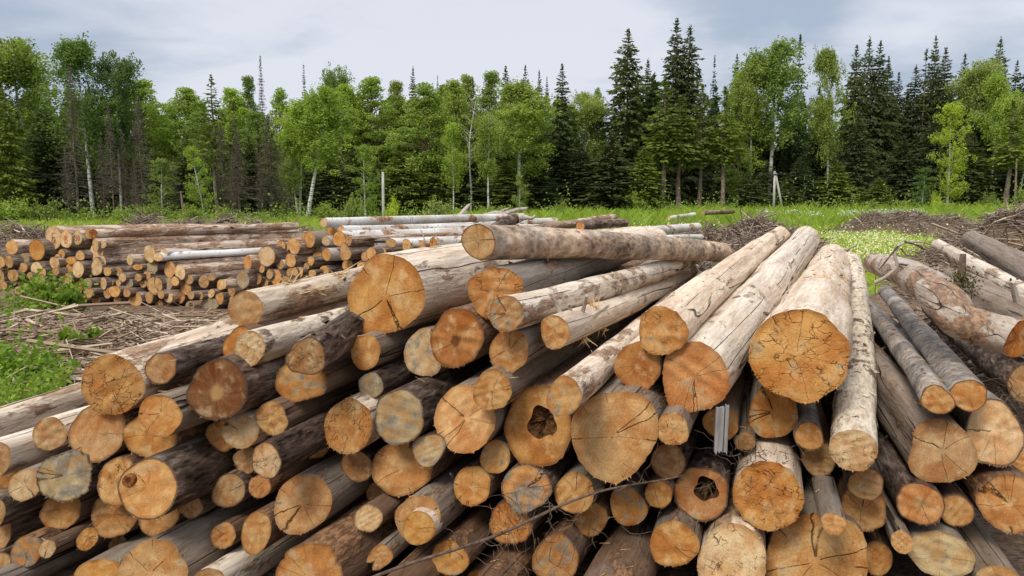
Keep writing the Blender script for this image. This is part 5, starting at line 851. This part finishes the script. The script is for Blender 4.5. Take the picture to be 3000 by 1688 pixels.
TREES = """
A 610 330 90 120 g|dull green low crown between the saplings and the half bare spruce
S 560 400 86 100 sp|low dark spruce behind the fresh green young birch
S 740 400 90 110 sp|low dark spruce behind the broad dead spruce
A 760 330 94 120 g|dull green low crown under the dead spires
S 880 420 90 110 dk|low dark spruce behind the leaning birch trunks
A 930 320 98 110 b|green crown between the leaning birch and the bright crowns
S 1380 440 95 120 sp|low olive spruce behind the bare crooked birch
A 215 330 92 130 g|dull green crown behind the brown dead spruce on the left
S 220 430 88 120 dk|low dark spruce behind the brown dead spruce on the left
S 470 430 88 120 sp|low dark spruce behind the bushy sapling
A 1560 330 98 120 g|dull green crown in the shade of the huge weeping birch
S -12 95 88 150 dk|dark spruce cut by the left edge, taller than the birches beside it
B 85 108 90 190 b|wide twin topped birch nearest the left edge
S 38 262 82 125 yl|olive spruce with low branches at the left edge, before the birches
S 150 295 87 130 dk|dark spruce filling the shade behind the forked birch trunk
S 330 330 92 110 sp|spruce half hidden behind the thin red trunks on the left
B 265 110 86 165 d|tallest dark leaved birch on the left, standing against the sky
B 362 152 88 105 d|dark drooping birch crown leaning out from the tallest left birch
D 236 198 82 120 -|brown dead spruce with full dry branches before the tallest left birch
D 312 400 81 70 -|thin reddish dead trunk next to the tallest left birch
D 340 300 80 80 -|long bare reddish trunk between the left birches and the saplings
D 425 285 82 95 -|greyish dead spruce in front of the yellow green crown
D 375 380 81 70 -|short dead spruce trunk in the left thicket of bare trunks
A 445 238 95 150 br|yellow green round crown right of the dark left birches
A 392 262 92 120 b|mid green crown under the drooping dark birch
A 520 305 100 130 b|low green crown at the dip of the left skyline
A 575 262 98 140 br|light green crown behind the tall half bare spruce
H 640 226 84 100 yl|tall half bare spruce rising out of the light green crowns
A 690 262 100 110 br|light crown between the half bare spruce and the dead spire
A 742 228 104 85 g|dense dark green round crown beside the taller dead spire
T 700 300 84 90 sp|thin spruce left of the dense round crown
D 782 165 108 56 -|taller bare dead spire standing clear in the sky
D 905 193 108 48 -|shorter bare dead spire standing clear in the sky
A 835 262 100 100 br|pale crown filling the gap between the two dead spires
Y 482 460 78 92 b|bushy sapling with dark leaves before the dead trunks
Y 585 424 79 90 br|fresh green young birch with a slanting white stem
D 800 335 80 170 -|broad dead spruce with long drooping grey branches
D 706 385 80 95 -|grey dead spruce with hooked branches left of the broad dead one
D 660 360 82 80 -|slim dead spruce next to the half bare spruce
D 405 470 79 46 -|thin dead pole tree just left of the bushy sapling
D 520 455 80 50 -|thin dead pole tree between the bushy sapling and the young birch
D 690 440 80 52 -|thin dead pole tree left of the grey dead spruce with hooked branches
D 770 450 79 48 -|thin dead pole tree touching the broad dead spruce
D 208 430 80 52 -|thin dead pole tree left of the brown dead spruce
B 893 285 81 115 br|birch with twin white stems below the shorter dead spire
B 945 250 80 150 br|leaning birch with a long slanted white trunk
B 858 398 80 55 b|slim crooked birch leaning left of the twin stems
D 850 330 86 90 -|brown dead spruce behind the leaning birches
B 1000 198 108 72 g|small birch top sticking out above the bright crowns
A 1015 250 96 125 br|bright round crown right of the leaning birch
A 1105 230 97 135 br|bright broad crown in the middle left of the wood
A 1170 242 102 100 b|soft green crown under the pointed spruce tip
S 1217 203 112 64 bl|pointed blue green spruce tip peeping over bright crowns
A 1250 248 92 165 br|brightest broad crown on several grey stems
A 1335 240 96 120 b|green crown right of the brightest broad crown
S 1287 228 114 30 bl|tiny spruce tip among the bright crowns
A 1365 224 101 90 pl|thin pale crown just left of the bare crooked birch
T 1388 232 95 60 sp|narrow spruce behind the bare crooked birch
P 1384 300 88 60 -|bare crooked birch with a leafless forked top
A 1440 214 96 115 g|dull green crown left of the two small spruce tips
S 1482 202 106 90 sp|mossy green spruce top on the middle skyline
B 1520 230 92 185 b|huge weeping birch hanging over the dark spruces
S 1538 199 112 72 bl|left spruce of the small cluster right of the mossy top
S 1578 212 112 60 bl|middle spruce of the small cluster left of the lone slim spruce
S 1600 232 112 42 bl|smallest spruce tip of the cluster left of the lone slim spruce
S 1643 196 100 100 dk|lone slim spruce standing apart at the gap in the wood
B 1715 268 104 105 pl|pale airy birch in the gap before the tall spruces
A 1747 262 106 62 pl|small feathery tree against the sky left of the tall spruces
S 1830 98 104 180 sp|massive pointed spruce, first of the tall ones after the gap
S 1888 180 108 95 sp|shorter spruce leaning on the massive pointed spruce
S 960 440 92 115 sp|low dark spruce behind the pale wooden post
S 1040 430 92 120 sp|low olive spruce right of the pale wooden post
S 1175 425 90 150 yl|low olive spruce under the brightest broad crown
S 1265 430 92 135 yl|low olive spruce left of the bare crooked birch
S 1110 470 93 120 sp|low dark spruce between two olive ones
S 1480 470 93 130 yl|low spruce right of the slim birch in the centre
S 1565 430 95 125 dk|low dark spruce under the huge weeping birch
S 1700 430 98 145 dk|low dark spruce at the bottom of the gap
S 1650 410 99 120 dk|low shaded spruce below the lone slim spruce
S 1785 390 96 150 sp|wide spruce with trailing branches before the massive pointed one
Y 1072 420 78 95 br|fresh young birch with a pointed crown before dark spruces
B 1330 353 86 62 br|slender bright birch before the olive spruces
B 1432 333 84 82 b|slim birch with a white trunk in the centre of the wood
Y 1522 510 84 55 b|little sapling under the huge weeping birch
S 1968 68 108 145 sp|highest spruce of the picture, left one of the tall pair
S 2006 84 108 150 sp|right spruce of the tall pair, a little lower
T 2078 172 112 56 bl|slim spruce spire right of the tall pair
S 2142 168 112 74 dk|small spruce top peeping above the bright tree
H 1938 236 96 105 yl|olive spruce with bare lower trunk before the tall pair, left one
H 1984 284 97 100 yl|olive spruce with bare lower trunk before the tall pair, lower one
H 2046 256 98 100 yl|olive spruce with bare lower trunk under the slim spire
H 2112 258 98 90 yl|olive spruce with a long bare grey trunk left of the bright tree
S 1882 430 94 105 yl|low olive spruce with branches to the ground near the bright bush
A 2155 212 104 95 br|bright green tree among dark spruces, left of the white trunks
B 2192 166 102 95 b|birch with a thin spotted trunk right of the bright tree
B 2248 124 102 155 g|tallest birch of the right half, broad dark green crown
T 2320 112 108 95 bl|dark feathery spruce behind the tallest right birch
B 2402 138 100 98 b|birch with a long curved white trunk, bare low down
S 2185 500 93 95 sp|low bushy spruce left of the utility pole
S 2238 470 95 100 sp|low bushy spruce right behind the utility pole
S 2335 460 97 115 dk|low dark spruce between the utility pole and the curved birch
S 2300 530 92 80 sp|small low spruce beside the broken birch snag
S 2482 143 108 105 sp|first spruce right of the curved white birch
S 2518 118 110 105 sp|tallest spruce right of the curved white birch
S 2549 131 110 110 sp|third spruce of the group right of the curved birch
S 2575 174 112 90 sp|lower spruce at the end of that dark group
S 2606 220 114 92 dk|short dark spruce beside the dip in the right skyline
S 2654 198 112 120 dk|dark spruce rising right of the dip in the right skyline
T 2681 152 110 95 sp|spruce with a visible bare stem in its upper half
S 2706 116 112 84 sp|tallest spruce above the yellow green young birch
S 2736 150 110 115 sp|broad spruce to the right above the yellow green young birch
S 2792 168 112 92 sp|spruce between the broad one and the pale birch crowns
B 2832 178 106 120 pl|pale thin birch crown with a tilted stem on the right
S 2891 120 112 115 sp|pointed spruce standing over the fresh green birch at right
B 2892 208 100 100 br|fresh green birch with a straight white stem at right
S 2942 186 112 80 dk|small dark spruce near the right edge
S 2978 148 112 85 dk|dark spruce next to last at the right edge
S 3008 152 110 85 dk|dark spruce cut off by the right edge
Y 2767 296 88 112 yy|yellow green young birch with a short white stem before dark spruces
H 2940 296 94 90 yl|olive spruce with a bare lower trunk near the right edge
P 2982 350 94 40 -|bare grey pole tree near the right edge
B 3000 280 96 95 pl|pale birch at the right edge with a forked stem
S 2442 470 96 115 yl|low olive spruce right beside the curved white birch
S 2565 520 95 85 yl|low olive spruce with fresh shoots above the white umbels
Y 2695 490 90 84 d|dark bushy sapling left of the yellow green young birch
S 2830 400 97 125 sp|mid high spruce below the pale thin birch
S 2630 400 104 125 dk|deep shaded spruce in the dip of the right skyline
S 2500 330 102 110 sp|mid high spruce in front of the dark group right of the curved birch
S 2720 330 104 120 dk|dark spruce behind the yellow green young birch
S 2940 430 99 100 dk|low dark spruce near the right edge
"""
LEAN = {945: (903, 1), 893: (880, 1), 858: (878, 1), 2402: (2424, 1), 1384: (1371, 1), 585: (604, 1), 800: (803, 1), 85: (116, 1), 265: (280, 1)}
def plant(kind, x, yt, d, wpx, tone, label, cat_group='trees at the forest edge'):
    X = xat(x, d); gz = float(ground_h(X, d)); ztop = pt(x, yt, d)[2]; H = max(.5, ztop - gz); W_ = wpx / 2 * d / F
    ks = [k for k in PROTO if k[0] == kind]; i = CNT.get(kind, 0); CNT[kind] = i + 1; tm, cm, h0, w0 = PROTO[ks[i % len(ks)]]
    nm, cat = NAME[kind]; base, tilt = LEAN.get(int(x), (x, 0)); X = xat(base, d); gz = float(ground_h(X, d)); root = empty(nm, loc=(X, d, gz)); root.rotation_euler = (0, math.atan2((x - base) / F * d, H * .62) if tilt else 0, 0); tag(root, label, cat, cat_group); s = (W_ / w0, W_ / w0, H / h0); rz = (i * 2.399) % 6.283
    Ms = Matrix.Rotation(rz, 4, 'Z') @ Matrix.Diagonal((*s, 1)); ct = TC.get(tone, (1, 1, 1)); j = 1 + .12 * math.sin(i * 12.9 + x)
    Mt = Matrix.Rotation(rz, 4, 'Z') @ Matrix.Diagonal((max(.75, s[2]), max(.75, s[2]), s[2], 1)) if kind in 'HBPAY' and False else Ms
    obj('trunk' if kind != 'U' else 'stem', tm, root, Mt, (1, 1, 1, 1))
    if cm: obj('crown' if kind != 'U' else 'foliage', cm, root, Ms, (ct[0] * j, ct[1] * j, ct[2], 1))
    return root
for l in TREES.strip().split('\n'):
    a, lab = l.split('|'); k, x, yt, d, wp, tone = a.split(); plant(k, float(x), float(yt), float(d), float(wp), tone, lab)
BUSHES = """1300 586 74 118 pl|rounded pale green bush behind the birch stack
1152 578 72 40 yy|small yellow leaved sapling beside the pale wooden post
1040 570 72 60 b|thin leafy shrub left of the pale wooden post
2085 594 88 56 br|bright green shrub under the olive spruces
2128 606 88 44 b|darker shrub right beside the bright green shrub
2205 602 92 58 b|shrub left of the utility pole
1640 588 80 44 b|lone shrub below the lone slim spruce
1480 604 78 62 br|bright low shrub near the crooked whitish branch
45 578 75 120 br|large leafy shrub at the left forest edge
140 585 76 95 b|leafy shrub right of the large left edge shrub
365 610 74 70 br|low bright shrub under the thin red trunks
440 592 74 110 b|spreading shrub below the bushy dark sapling
650 606 76 70 b|low shrub below the half bare spruce
965 598 75 90 b|dense shrub at the foot of the leaning birch
1440 600 77 55 br|bright sprig at the foot of the slim central birch
2735 560 86 34 yy|upright yellow shrub below the yellow green young birch
2890 566 90 60 b|dark shrub under the fresh green birch at right
2990 545 90 52 br|shrub at the right edge under the pole tree
1870 560 92 60 br|fresh shrub before the low olive spruce
560 600 75 60 b|shrub between the bushy sapling and the young birch
2760 590 82 60 br|low wide shrub in the grass below the young birch
2560 590 92 90 b|shrub at the foot of the dark spruce group"""
for l in BUSHES.split('\n'):
    a, lab = l.split('|'); x, yt, d, wp, tone = a.split(); plant('U', float(x), float(yt), float(d), float(wp), tone, lab, 'bushes at the forest edge')
# deep wood behind, one dark mass
rngf = np.random.default_rng(77)
def mass(n, seed, xr, dr, ytop, tone, name, label, kinds):
    rng = np.random.default_rng(seed); Vt = []; 
    parts = {}
    for i in range(n):
        d = rng.uniform(*dr); x = rng.uniform(*xr); X = xat(x, d); k = kinds[rng.integers(len(kinds))]; tm, cm, h0, w0 = PROTO[k]; yt = ytop(x) + rng.uniform(0, 90) + (rng.random() < .4) * 130; H = max(4, pt(x, yt, d)[2]); s = np.array([1, 1, 1.]) * H / h0; s[:2] *= rng.uniform(.9, 1.2); a = rng.uniform(0, 6.3); ca, sa = math.cos(a), math.sin(a)
        if cm not in parts: parts[cm] = []
        parts[cm].append((X, d, float(ground_h(X, d)), s, ca, sa))
    VV = []; FFs = []; nn = 0
    for cm, lst in parts.items():
        nv = len(cm.vertices); co = np.empty(nv * 3, np.float32); cm.vertices.foreach_get('co', co); co = co.reshape(-1, 4, 3); 
        for X, d, gz, s, ca, sa in lst:
            sel = rng.random(len(co)) < .34; c = co[sel].reshape(-1, 3); ctr = c.reshape(-1, 4, 3).mean(1, keepdims=True); c = ((c.reshape(-1, 4, 3) - ctr) * 2.5 + ctr).reshape(-1, 3) * s; v = np.stack([c[:, 0] * ca - c[:, 1] * sa + X, c[:, 0] * sa + c[:, 1] * ca + d, c[:, 2] + gz], 1); VV.append(v); FFs.append(np.arange(len(v)).reshape(-1, 4) + nn); nn += len(v)
    o = obj(name, mesh(name, np.concatenate(VV), np.concatenate(FFs), M_NEEDLE), color=(*tone, 1)); return tag(o, label, None, None, 'stuff')
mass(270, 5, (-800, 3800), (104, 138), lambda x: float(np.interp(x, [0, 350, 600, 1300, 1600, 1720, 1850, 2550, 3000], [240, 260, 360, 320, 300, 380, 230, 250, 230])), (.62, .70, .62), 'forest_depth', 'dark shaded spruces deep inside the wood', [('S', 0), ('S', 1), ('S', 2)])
def mass2():
    global M_NEEDLE
    keep = M_NEEDLE; M_NEEDLE = M_LEAF
    mass(90, 15, (-500, 1720), (99, 114), lambda x: float(np.interp(x, [0, 300, 520, 700, 1300, 1600, 1720], [270, 265, 315, 280, 250, 262, 350])), (.85, .92, .80), 'forest_depth', 'dull green leafy crowns filling the wood behind the front trees', [('A', 0), ('A', 1), ('A', 2), ('A', 3)])
    M_NEEDLE = keep
mass2()
def low_growth(n, seed):
    rng = np.random.default_rng(seed); C = []; S = []
    x = rng.uniform(-80, 3080, n); d = np.interp(x, [0, 1000, 1800, 3000], [78, 78, 92, 92]) + rng.uniform(-4, 14, n); X = xat(x, d); h = rng.gamma(2.0, .42, n) * (.4 + 1.2 * hash_noise(X, d, 2.6, 31)); k = 14
    c = np.stack([X, d, ground_h(X, d) + h * .5], 1)[:, None, :] + rng.normal(0, 1, (n, k, 3)) * np.stack([np.full(n, .32), np.full(n, .3), h * .33], 1)[:, None, :]
    c = c.reshape(-1, 3); c[:, 2] = np.maximum(c[:, 2], ground_h(c[:, 0], c[:, 1]) + .05); return quads(c, rng.uniform(.10, .24, len(c)), rng, 1.6)
v, f = low_growth(4200, 6); tag(obj('undergrowth', mesh('undergrowth', v, f, M_LEAF), color=(.95, 1.0, .8, 1)), 'fresh green undergrowth along the foot of the forest', None, None, 'stuff')
# grass: blades, denser near the viewer
def grass(n, fx, seed, hr, wr, name, label, tone=(1, 1, 1), mat=None):
    rng = np.random.default_rng(seed); c = fx(rng, n); g = greenness(c[:, 0], c[:, 1]); keep = g > rng.uniform(.2, .75, len(c)); c = c[keep]; n = len(c); dist = np.hypot(c[:, 0], c[:, 1])
    h = rng.uniform(hr[0], hr[1], n) * (.55 + .9 * hash_noise(c[:, 0], c[:, 1], 1.3, 14)); w = rng.uniform(wr[0], wr[1], n) * np.maximum(1, dist / 22); a = rng.uniform(0, 6.3, n); b = np.stack([c[:, 0], c[:, 1], ground_h(c[:, 0], c[:, 1]) - .02], 1)
    s = np.stack([np.cos(a), np.sin(a), np.zeros(n)], 1) * w[:, None]; ln = rng.normal(0, .35, (n, 3)) * h[:, None]; ln[:, 2] = h; V = np.stack([b - s, b + s, b + ln * .6 + s * .7, b + ln], 1); V[:, 3, :2] += ln[:, :2] * .4
    o = obj(name, mesh(name, V.reshape(-1, 3), np.arange(4 * n).reshape(-1, 4), mat or M_GRASS), color=(*tone, 1)); return tag(o, label, None, None, 'stuff')
def view_area(x0, x1, y0, y1):
    def fx(rng, n):
        x = rng.uniform(x0, x1, n); y = rng.uniform(y0, y1, n); d = HZ * F / np.maximum(3, (y - 588)) ; d = np.minimum(d * 1.0, 105); return np.stack([xat(x, d), d], 1)
    return fx
grass(52000, view_area(-60, 3060, 634, 700), 1, (.25, .6), (.010, .02), 'meadow_grass', 'bright green grass over the far clearing')
grass(42000, view_area(1850, 3060, 690, 860), 2, (.14, .34), (.006, .013), 'meadow_grass', 'bright short grass of the meadow right of the pile', (1.1, 1.1, .9))
def tall_herbs(rng, n):
    x = rng.uniform(1300, 3060, n); d = rng.uniform(45, 88, n); return np.stack([xat(x, d), d], 1)
grass(15000, tall_herbs, 3, (.6, 1.15), (.012, .03), 'tall_herbs', 'tall weeds along the far side of the meadow', (.8, .9, .75))
def leftpatch(rng, n):
    y = rng.uniform(5.5, 11, n); return np.stack([rng.uniform(-8.5, -2.6, n) * y / 9, y], 1)
grass(9000, leftpatch, 4, (.10, .36), (.004, .008), 'weedy_grass', 'green grass left of the near pile', (.75, .85, .75))
rng = np.random.default_rng(8); c = leftpatch(rng, 24000); c = c[greenness(c[:, 0], c[:, 1]) > .6]
hh = rng.gamma(2.2, .12, len(c)) * (.4 + 1.3 * hash_noise(c[:, 0], c[:, 1], .8, 3)); v, f = quads(np.stack([c[:, 0], c[:, 1], ground_h(c[:, 0], c[:, 1]) + hh], 1), rng.uniform(.014, .042, len(c)), rng, 1.9, flat=.3); tag(obj('weeds', mesh('weeds', v, f, M_HERB), color=(1.1, 1.15, .85, 1)), 'leafy weeds left of the near pile', None, None, 'stuff')
def strip(rng, n):
    y = rng.uniform(13.8, 16.2, n); return np.stack([rng.uniform(-10.5, -3.0, n), y], 1)
c = strip(rng, 5000); c = c[greenness(c[:, 0], c[:, 1]) > .6]; hh = rng.gamma(2.0, .11, len(c)) * (.3 + 1.4 * hash_noise(c[:, 0], c[:, 1], .9, 4)); v, f = quads(np.stack([c[:, 0], c[:, 1], ground_h(c[:, 0], c[:, 1]) + hh], 1), rng.uniform(.04, .09, len(c)), rng, 1.7, flat=.3); tag(obj('weeds', mesh('weeds', v, f, M_HERB), color=(1, 1, .9, 1)), 'leafy weeds at the foot of the left stack', None, None, 'stuff')
# flowers
def flowers(fx, n, seed, size, hr, mat, name, label):
    rng = np.random.default_rng(seed); c = fx(rng, n); c = c[greenness(c[:, 0], c[:, 1]) > .5]; n = len(c); d = np.hypot(c[:, 0], c[:, 1]); h = rng.uniform(hr[0], hr[1], n); C = np.stack([c[:, 0], c[:, 1], ground_h(c[:, 0], c[:, 1]) + h], 1)
    v, f = quads(C, rng.uniform(size[0], size[1], n), rng, 1.1, flat=-1.0); return tag(obj(name, mesh(name, v, f, mat)), label, None, None, 'stuff')
def fl_a(rng, n):
    d = rng.uniform(25, 41, n); x = rng.normal(2520, 115, n); k = (hash_noise(xat(x, d), d, 1.6, 22) * .6 + hash_noise(xat(x, d), d, .5, 23) * .4) > rng.uniform(.30, .62, n); return np.stack([xat(x, d), d], 1)[k]
flowers(fl_a, 6500, 31, (.035, .075), (.22, .50), M_PETALY, 'meadow_flowers', 'drift of pale yellow flowers in the meadow')
def fl_b(rng, n):
    d = rng.uniform(30, 75, n); x = rng.uniform(1750, 3000, n); return np.stack([xat(x, d), d], 1)
flowers(fl_b, 700, 32, (.06, .12), (.4, .9), M_PETALY, 'meadow_flowers', 'scattered pale flowers in the far meadow')
def umb(rng, n):
    P_ = [(2545, 60), (2575, 62), (2610, 62), (2640, 60), (2590, 58), (2670, 64), (2480, 58), (2310, 60), (2245, 62), (2490, 60), (2380, 55)]; k = rng.integers(0, len(P_), n); q = np.array(P_, float)[k]; q[:, 0] += rng.normal(0, 16, n); q[:, 1] += rng.normal(0, 1.3, n); return np.stack([xat(q[:, 0], q[:, 1]), q[:, 1]], 1)
flowers(umb, 800, 33, (.05, .10), (.95, 1.25), M_PETAL, 'white_umbels', 'white umbel flowers on tall stems in the meadow')
flowers(leftpatch, 46, 34, (.03, .05), (.3, .5), M_PETAL, 'white_umbels', 'few small white flowers in the weeds left of the pile')
# leafy sapling standing before the left stack
def leafy(name, label, x, y, d, h, w_, seed, tone):
    P = pt(x, y, d); P[2] = ground_h(P[0], P[1]); rng = np.random.default_rng(seed); root = empty(name, loc=P); tag(root, label, 'sapling'); mb = MB(); C = []
    for i in range(7):
        t = twig((0, 0, 0), (rng.normal(0, .4), rng.normal(0, .4), 1.2), h * rng.uniform(.6, 1.05), .004, rng, 8, .18); mb.tube(t, np.linspace(.008, .002, 9), 4, cap=False)
        for p in t[2:]: C.append(p + rng.normal(0, w_ * .22, (16, 3)))
    obj('stem', mb.mesh('stem', M_TRUNK), root); C = np.concatenate(C); v, f = quads(C, rng.uniform(.05, .095, len(C)), rng, 1.5); obj('foliage', mesh('foliage', v, f, M_HERB), root, color=(*tone, 1))
leafy('sapling', 'bright leafy sapling growing in front of the left stack', 150, 905, 15.4, 1.0, .45, 3, (1.05, 1.1, .8))
leafy('sapling', 'small leafy sprout low before the left stack, right of the bright sapling', 215, 905, 15.2, .45, .35, 4, (.9, 1, .8))
leafy('sapling', 'small sprout with a few leaves among the pale sticks', 222, 1010, 11.0, .42, .18, 5, (1, 1, .8))
leafy('sapling', 'leafy weed stem by the left edge near the rusty bark', 40, 1100, 8.6, .60, .5, 6, (.9, 1, .8))
# ---------------------------------------------------------------- poles
def utility_pole():
    d = 87; X = xat(2263, d); gz = float(ground_h(X, d)); top = pt(2263, 503, d)[2] - gz; root = empty('utility_pole', loc=(X, d, gz)); tag(root, 'wooden utility pole with a slanted brace and short crossarm at the forest edge', 'pole')
    m = MB(); m.tube([(0, 0, -.3), (-.05, 0, top)], [.15, .11], 10); obj('post', m.mesh('post', M_CONC, True), root)
    m = MB(); m.tube([(1.22, .2, -.2), (.05, .05, top * .96)], [.14, .10], 10); obj('brace', m.mesh('brace', M_CONC, True), root)
    m = MB(); m.tube([(-.85, -.12, top - .42), (.75, -.12, top - .30)], [.06, .06], 6); arm = obj('crossarm', m.mesh('crossarm', M_WIRE), root)
    for dx in (-.75, -.05, .65):
        m = MB(); m.tube([(dx, -.12, top - .34), (dx, -.12, top - .16), (dx, -.12, top - .10)], [.035, .06, .02], 8); obj('insulator', m.mesh('insulator', M_WIRE, True), arm)
    return np.array([X, d, gz + top - .2])
ptop = utility_pole()
d = 62; X = xat(1125, d); gz = float(ground_h(X, d)); top = pt(1125, 505, d)[2]; m = MB(); m.tube([(0, 0, -.3), (0, 0, 2), (.02, 0, top - gz)], [.115, .11, .10], 10, jit=.02, rng=np.random.default_rng(2)); o = obj('wooden_post', m.mesh('wooden_post', M_CONC, True)); o.location = (X, d, gz); tag(o, 'pale wooden post standing alone behind the birch stack', 'post')
for x, yt, d, r, mt, lab in ((537, 560, 76, .13, M_TRUNK, 'broken brown trunk stump standing at the left forest edge'), (2345, 528, 100, .16, M_BTRUNK, 'broken white birch snag right of the utility pole'), (2960, 466, 92, .14, M_TRUNK, 'broken grey snag near the right edge below the bare pole tree')):
    X = xat(x, d); gz = float(ground_h(X, d)); top = pt(x, yt, d)[2] - gz; m = MB(); m.tube([(.25, 0, -.3), (.12, 0, top * .5), (0, 0, top)], [r, r * .9, r * .6], 9, jit=.04, rng=np.random.default_rng(3)); o = obj('broken_snag', m.mesh('broken_snag', mt)); o.location = (X, d, gz); tag(o, lab, 'snag')
for i, (dy, lab) in enumerate(((0, 'upper thin power line running left from the utility pole'), (-.45, 'lower thin power line running left from the utility pole'))):
    a = ptop + (-.6 + i * .5, 0, dy * .3); b = pt(60, 505 + i * 9, 72); m = MB(); n_ = 40; T = np.linspace(0, 1, n_); m.tube([a * (1 - t) + b * t - np.array([0, 0, 1.6 * 4 * t * (1 - t)]) for t in T], .012, 4); o = obj('power_line', m.mesh('power_line', M_WIRE)); tag(o, lab, 'cable', 'power lines')
a = ptop + (.6, 0, 0); b = pt(3060, 498, 88); m = MB(); m.tube([a * (1 - t) + b * t - np.array([0, 0, 3.6 * t * (1 - t)]) for t in np.linspace(0, 1, 24)], .012, 4); o = obj('power_line', m.mesh('power_line', M_WIRE)); tag(o, 'thin power line running right from the utility pole', 'cable', 'power lines')
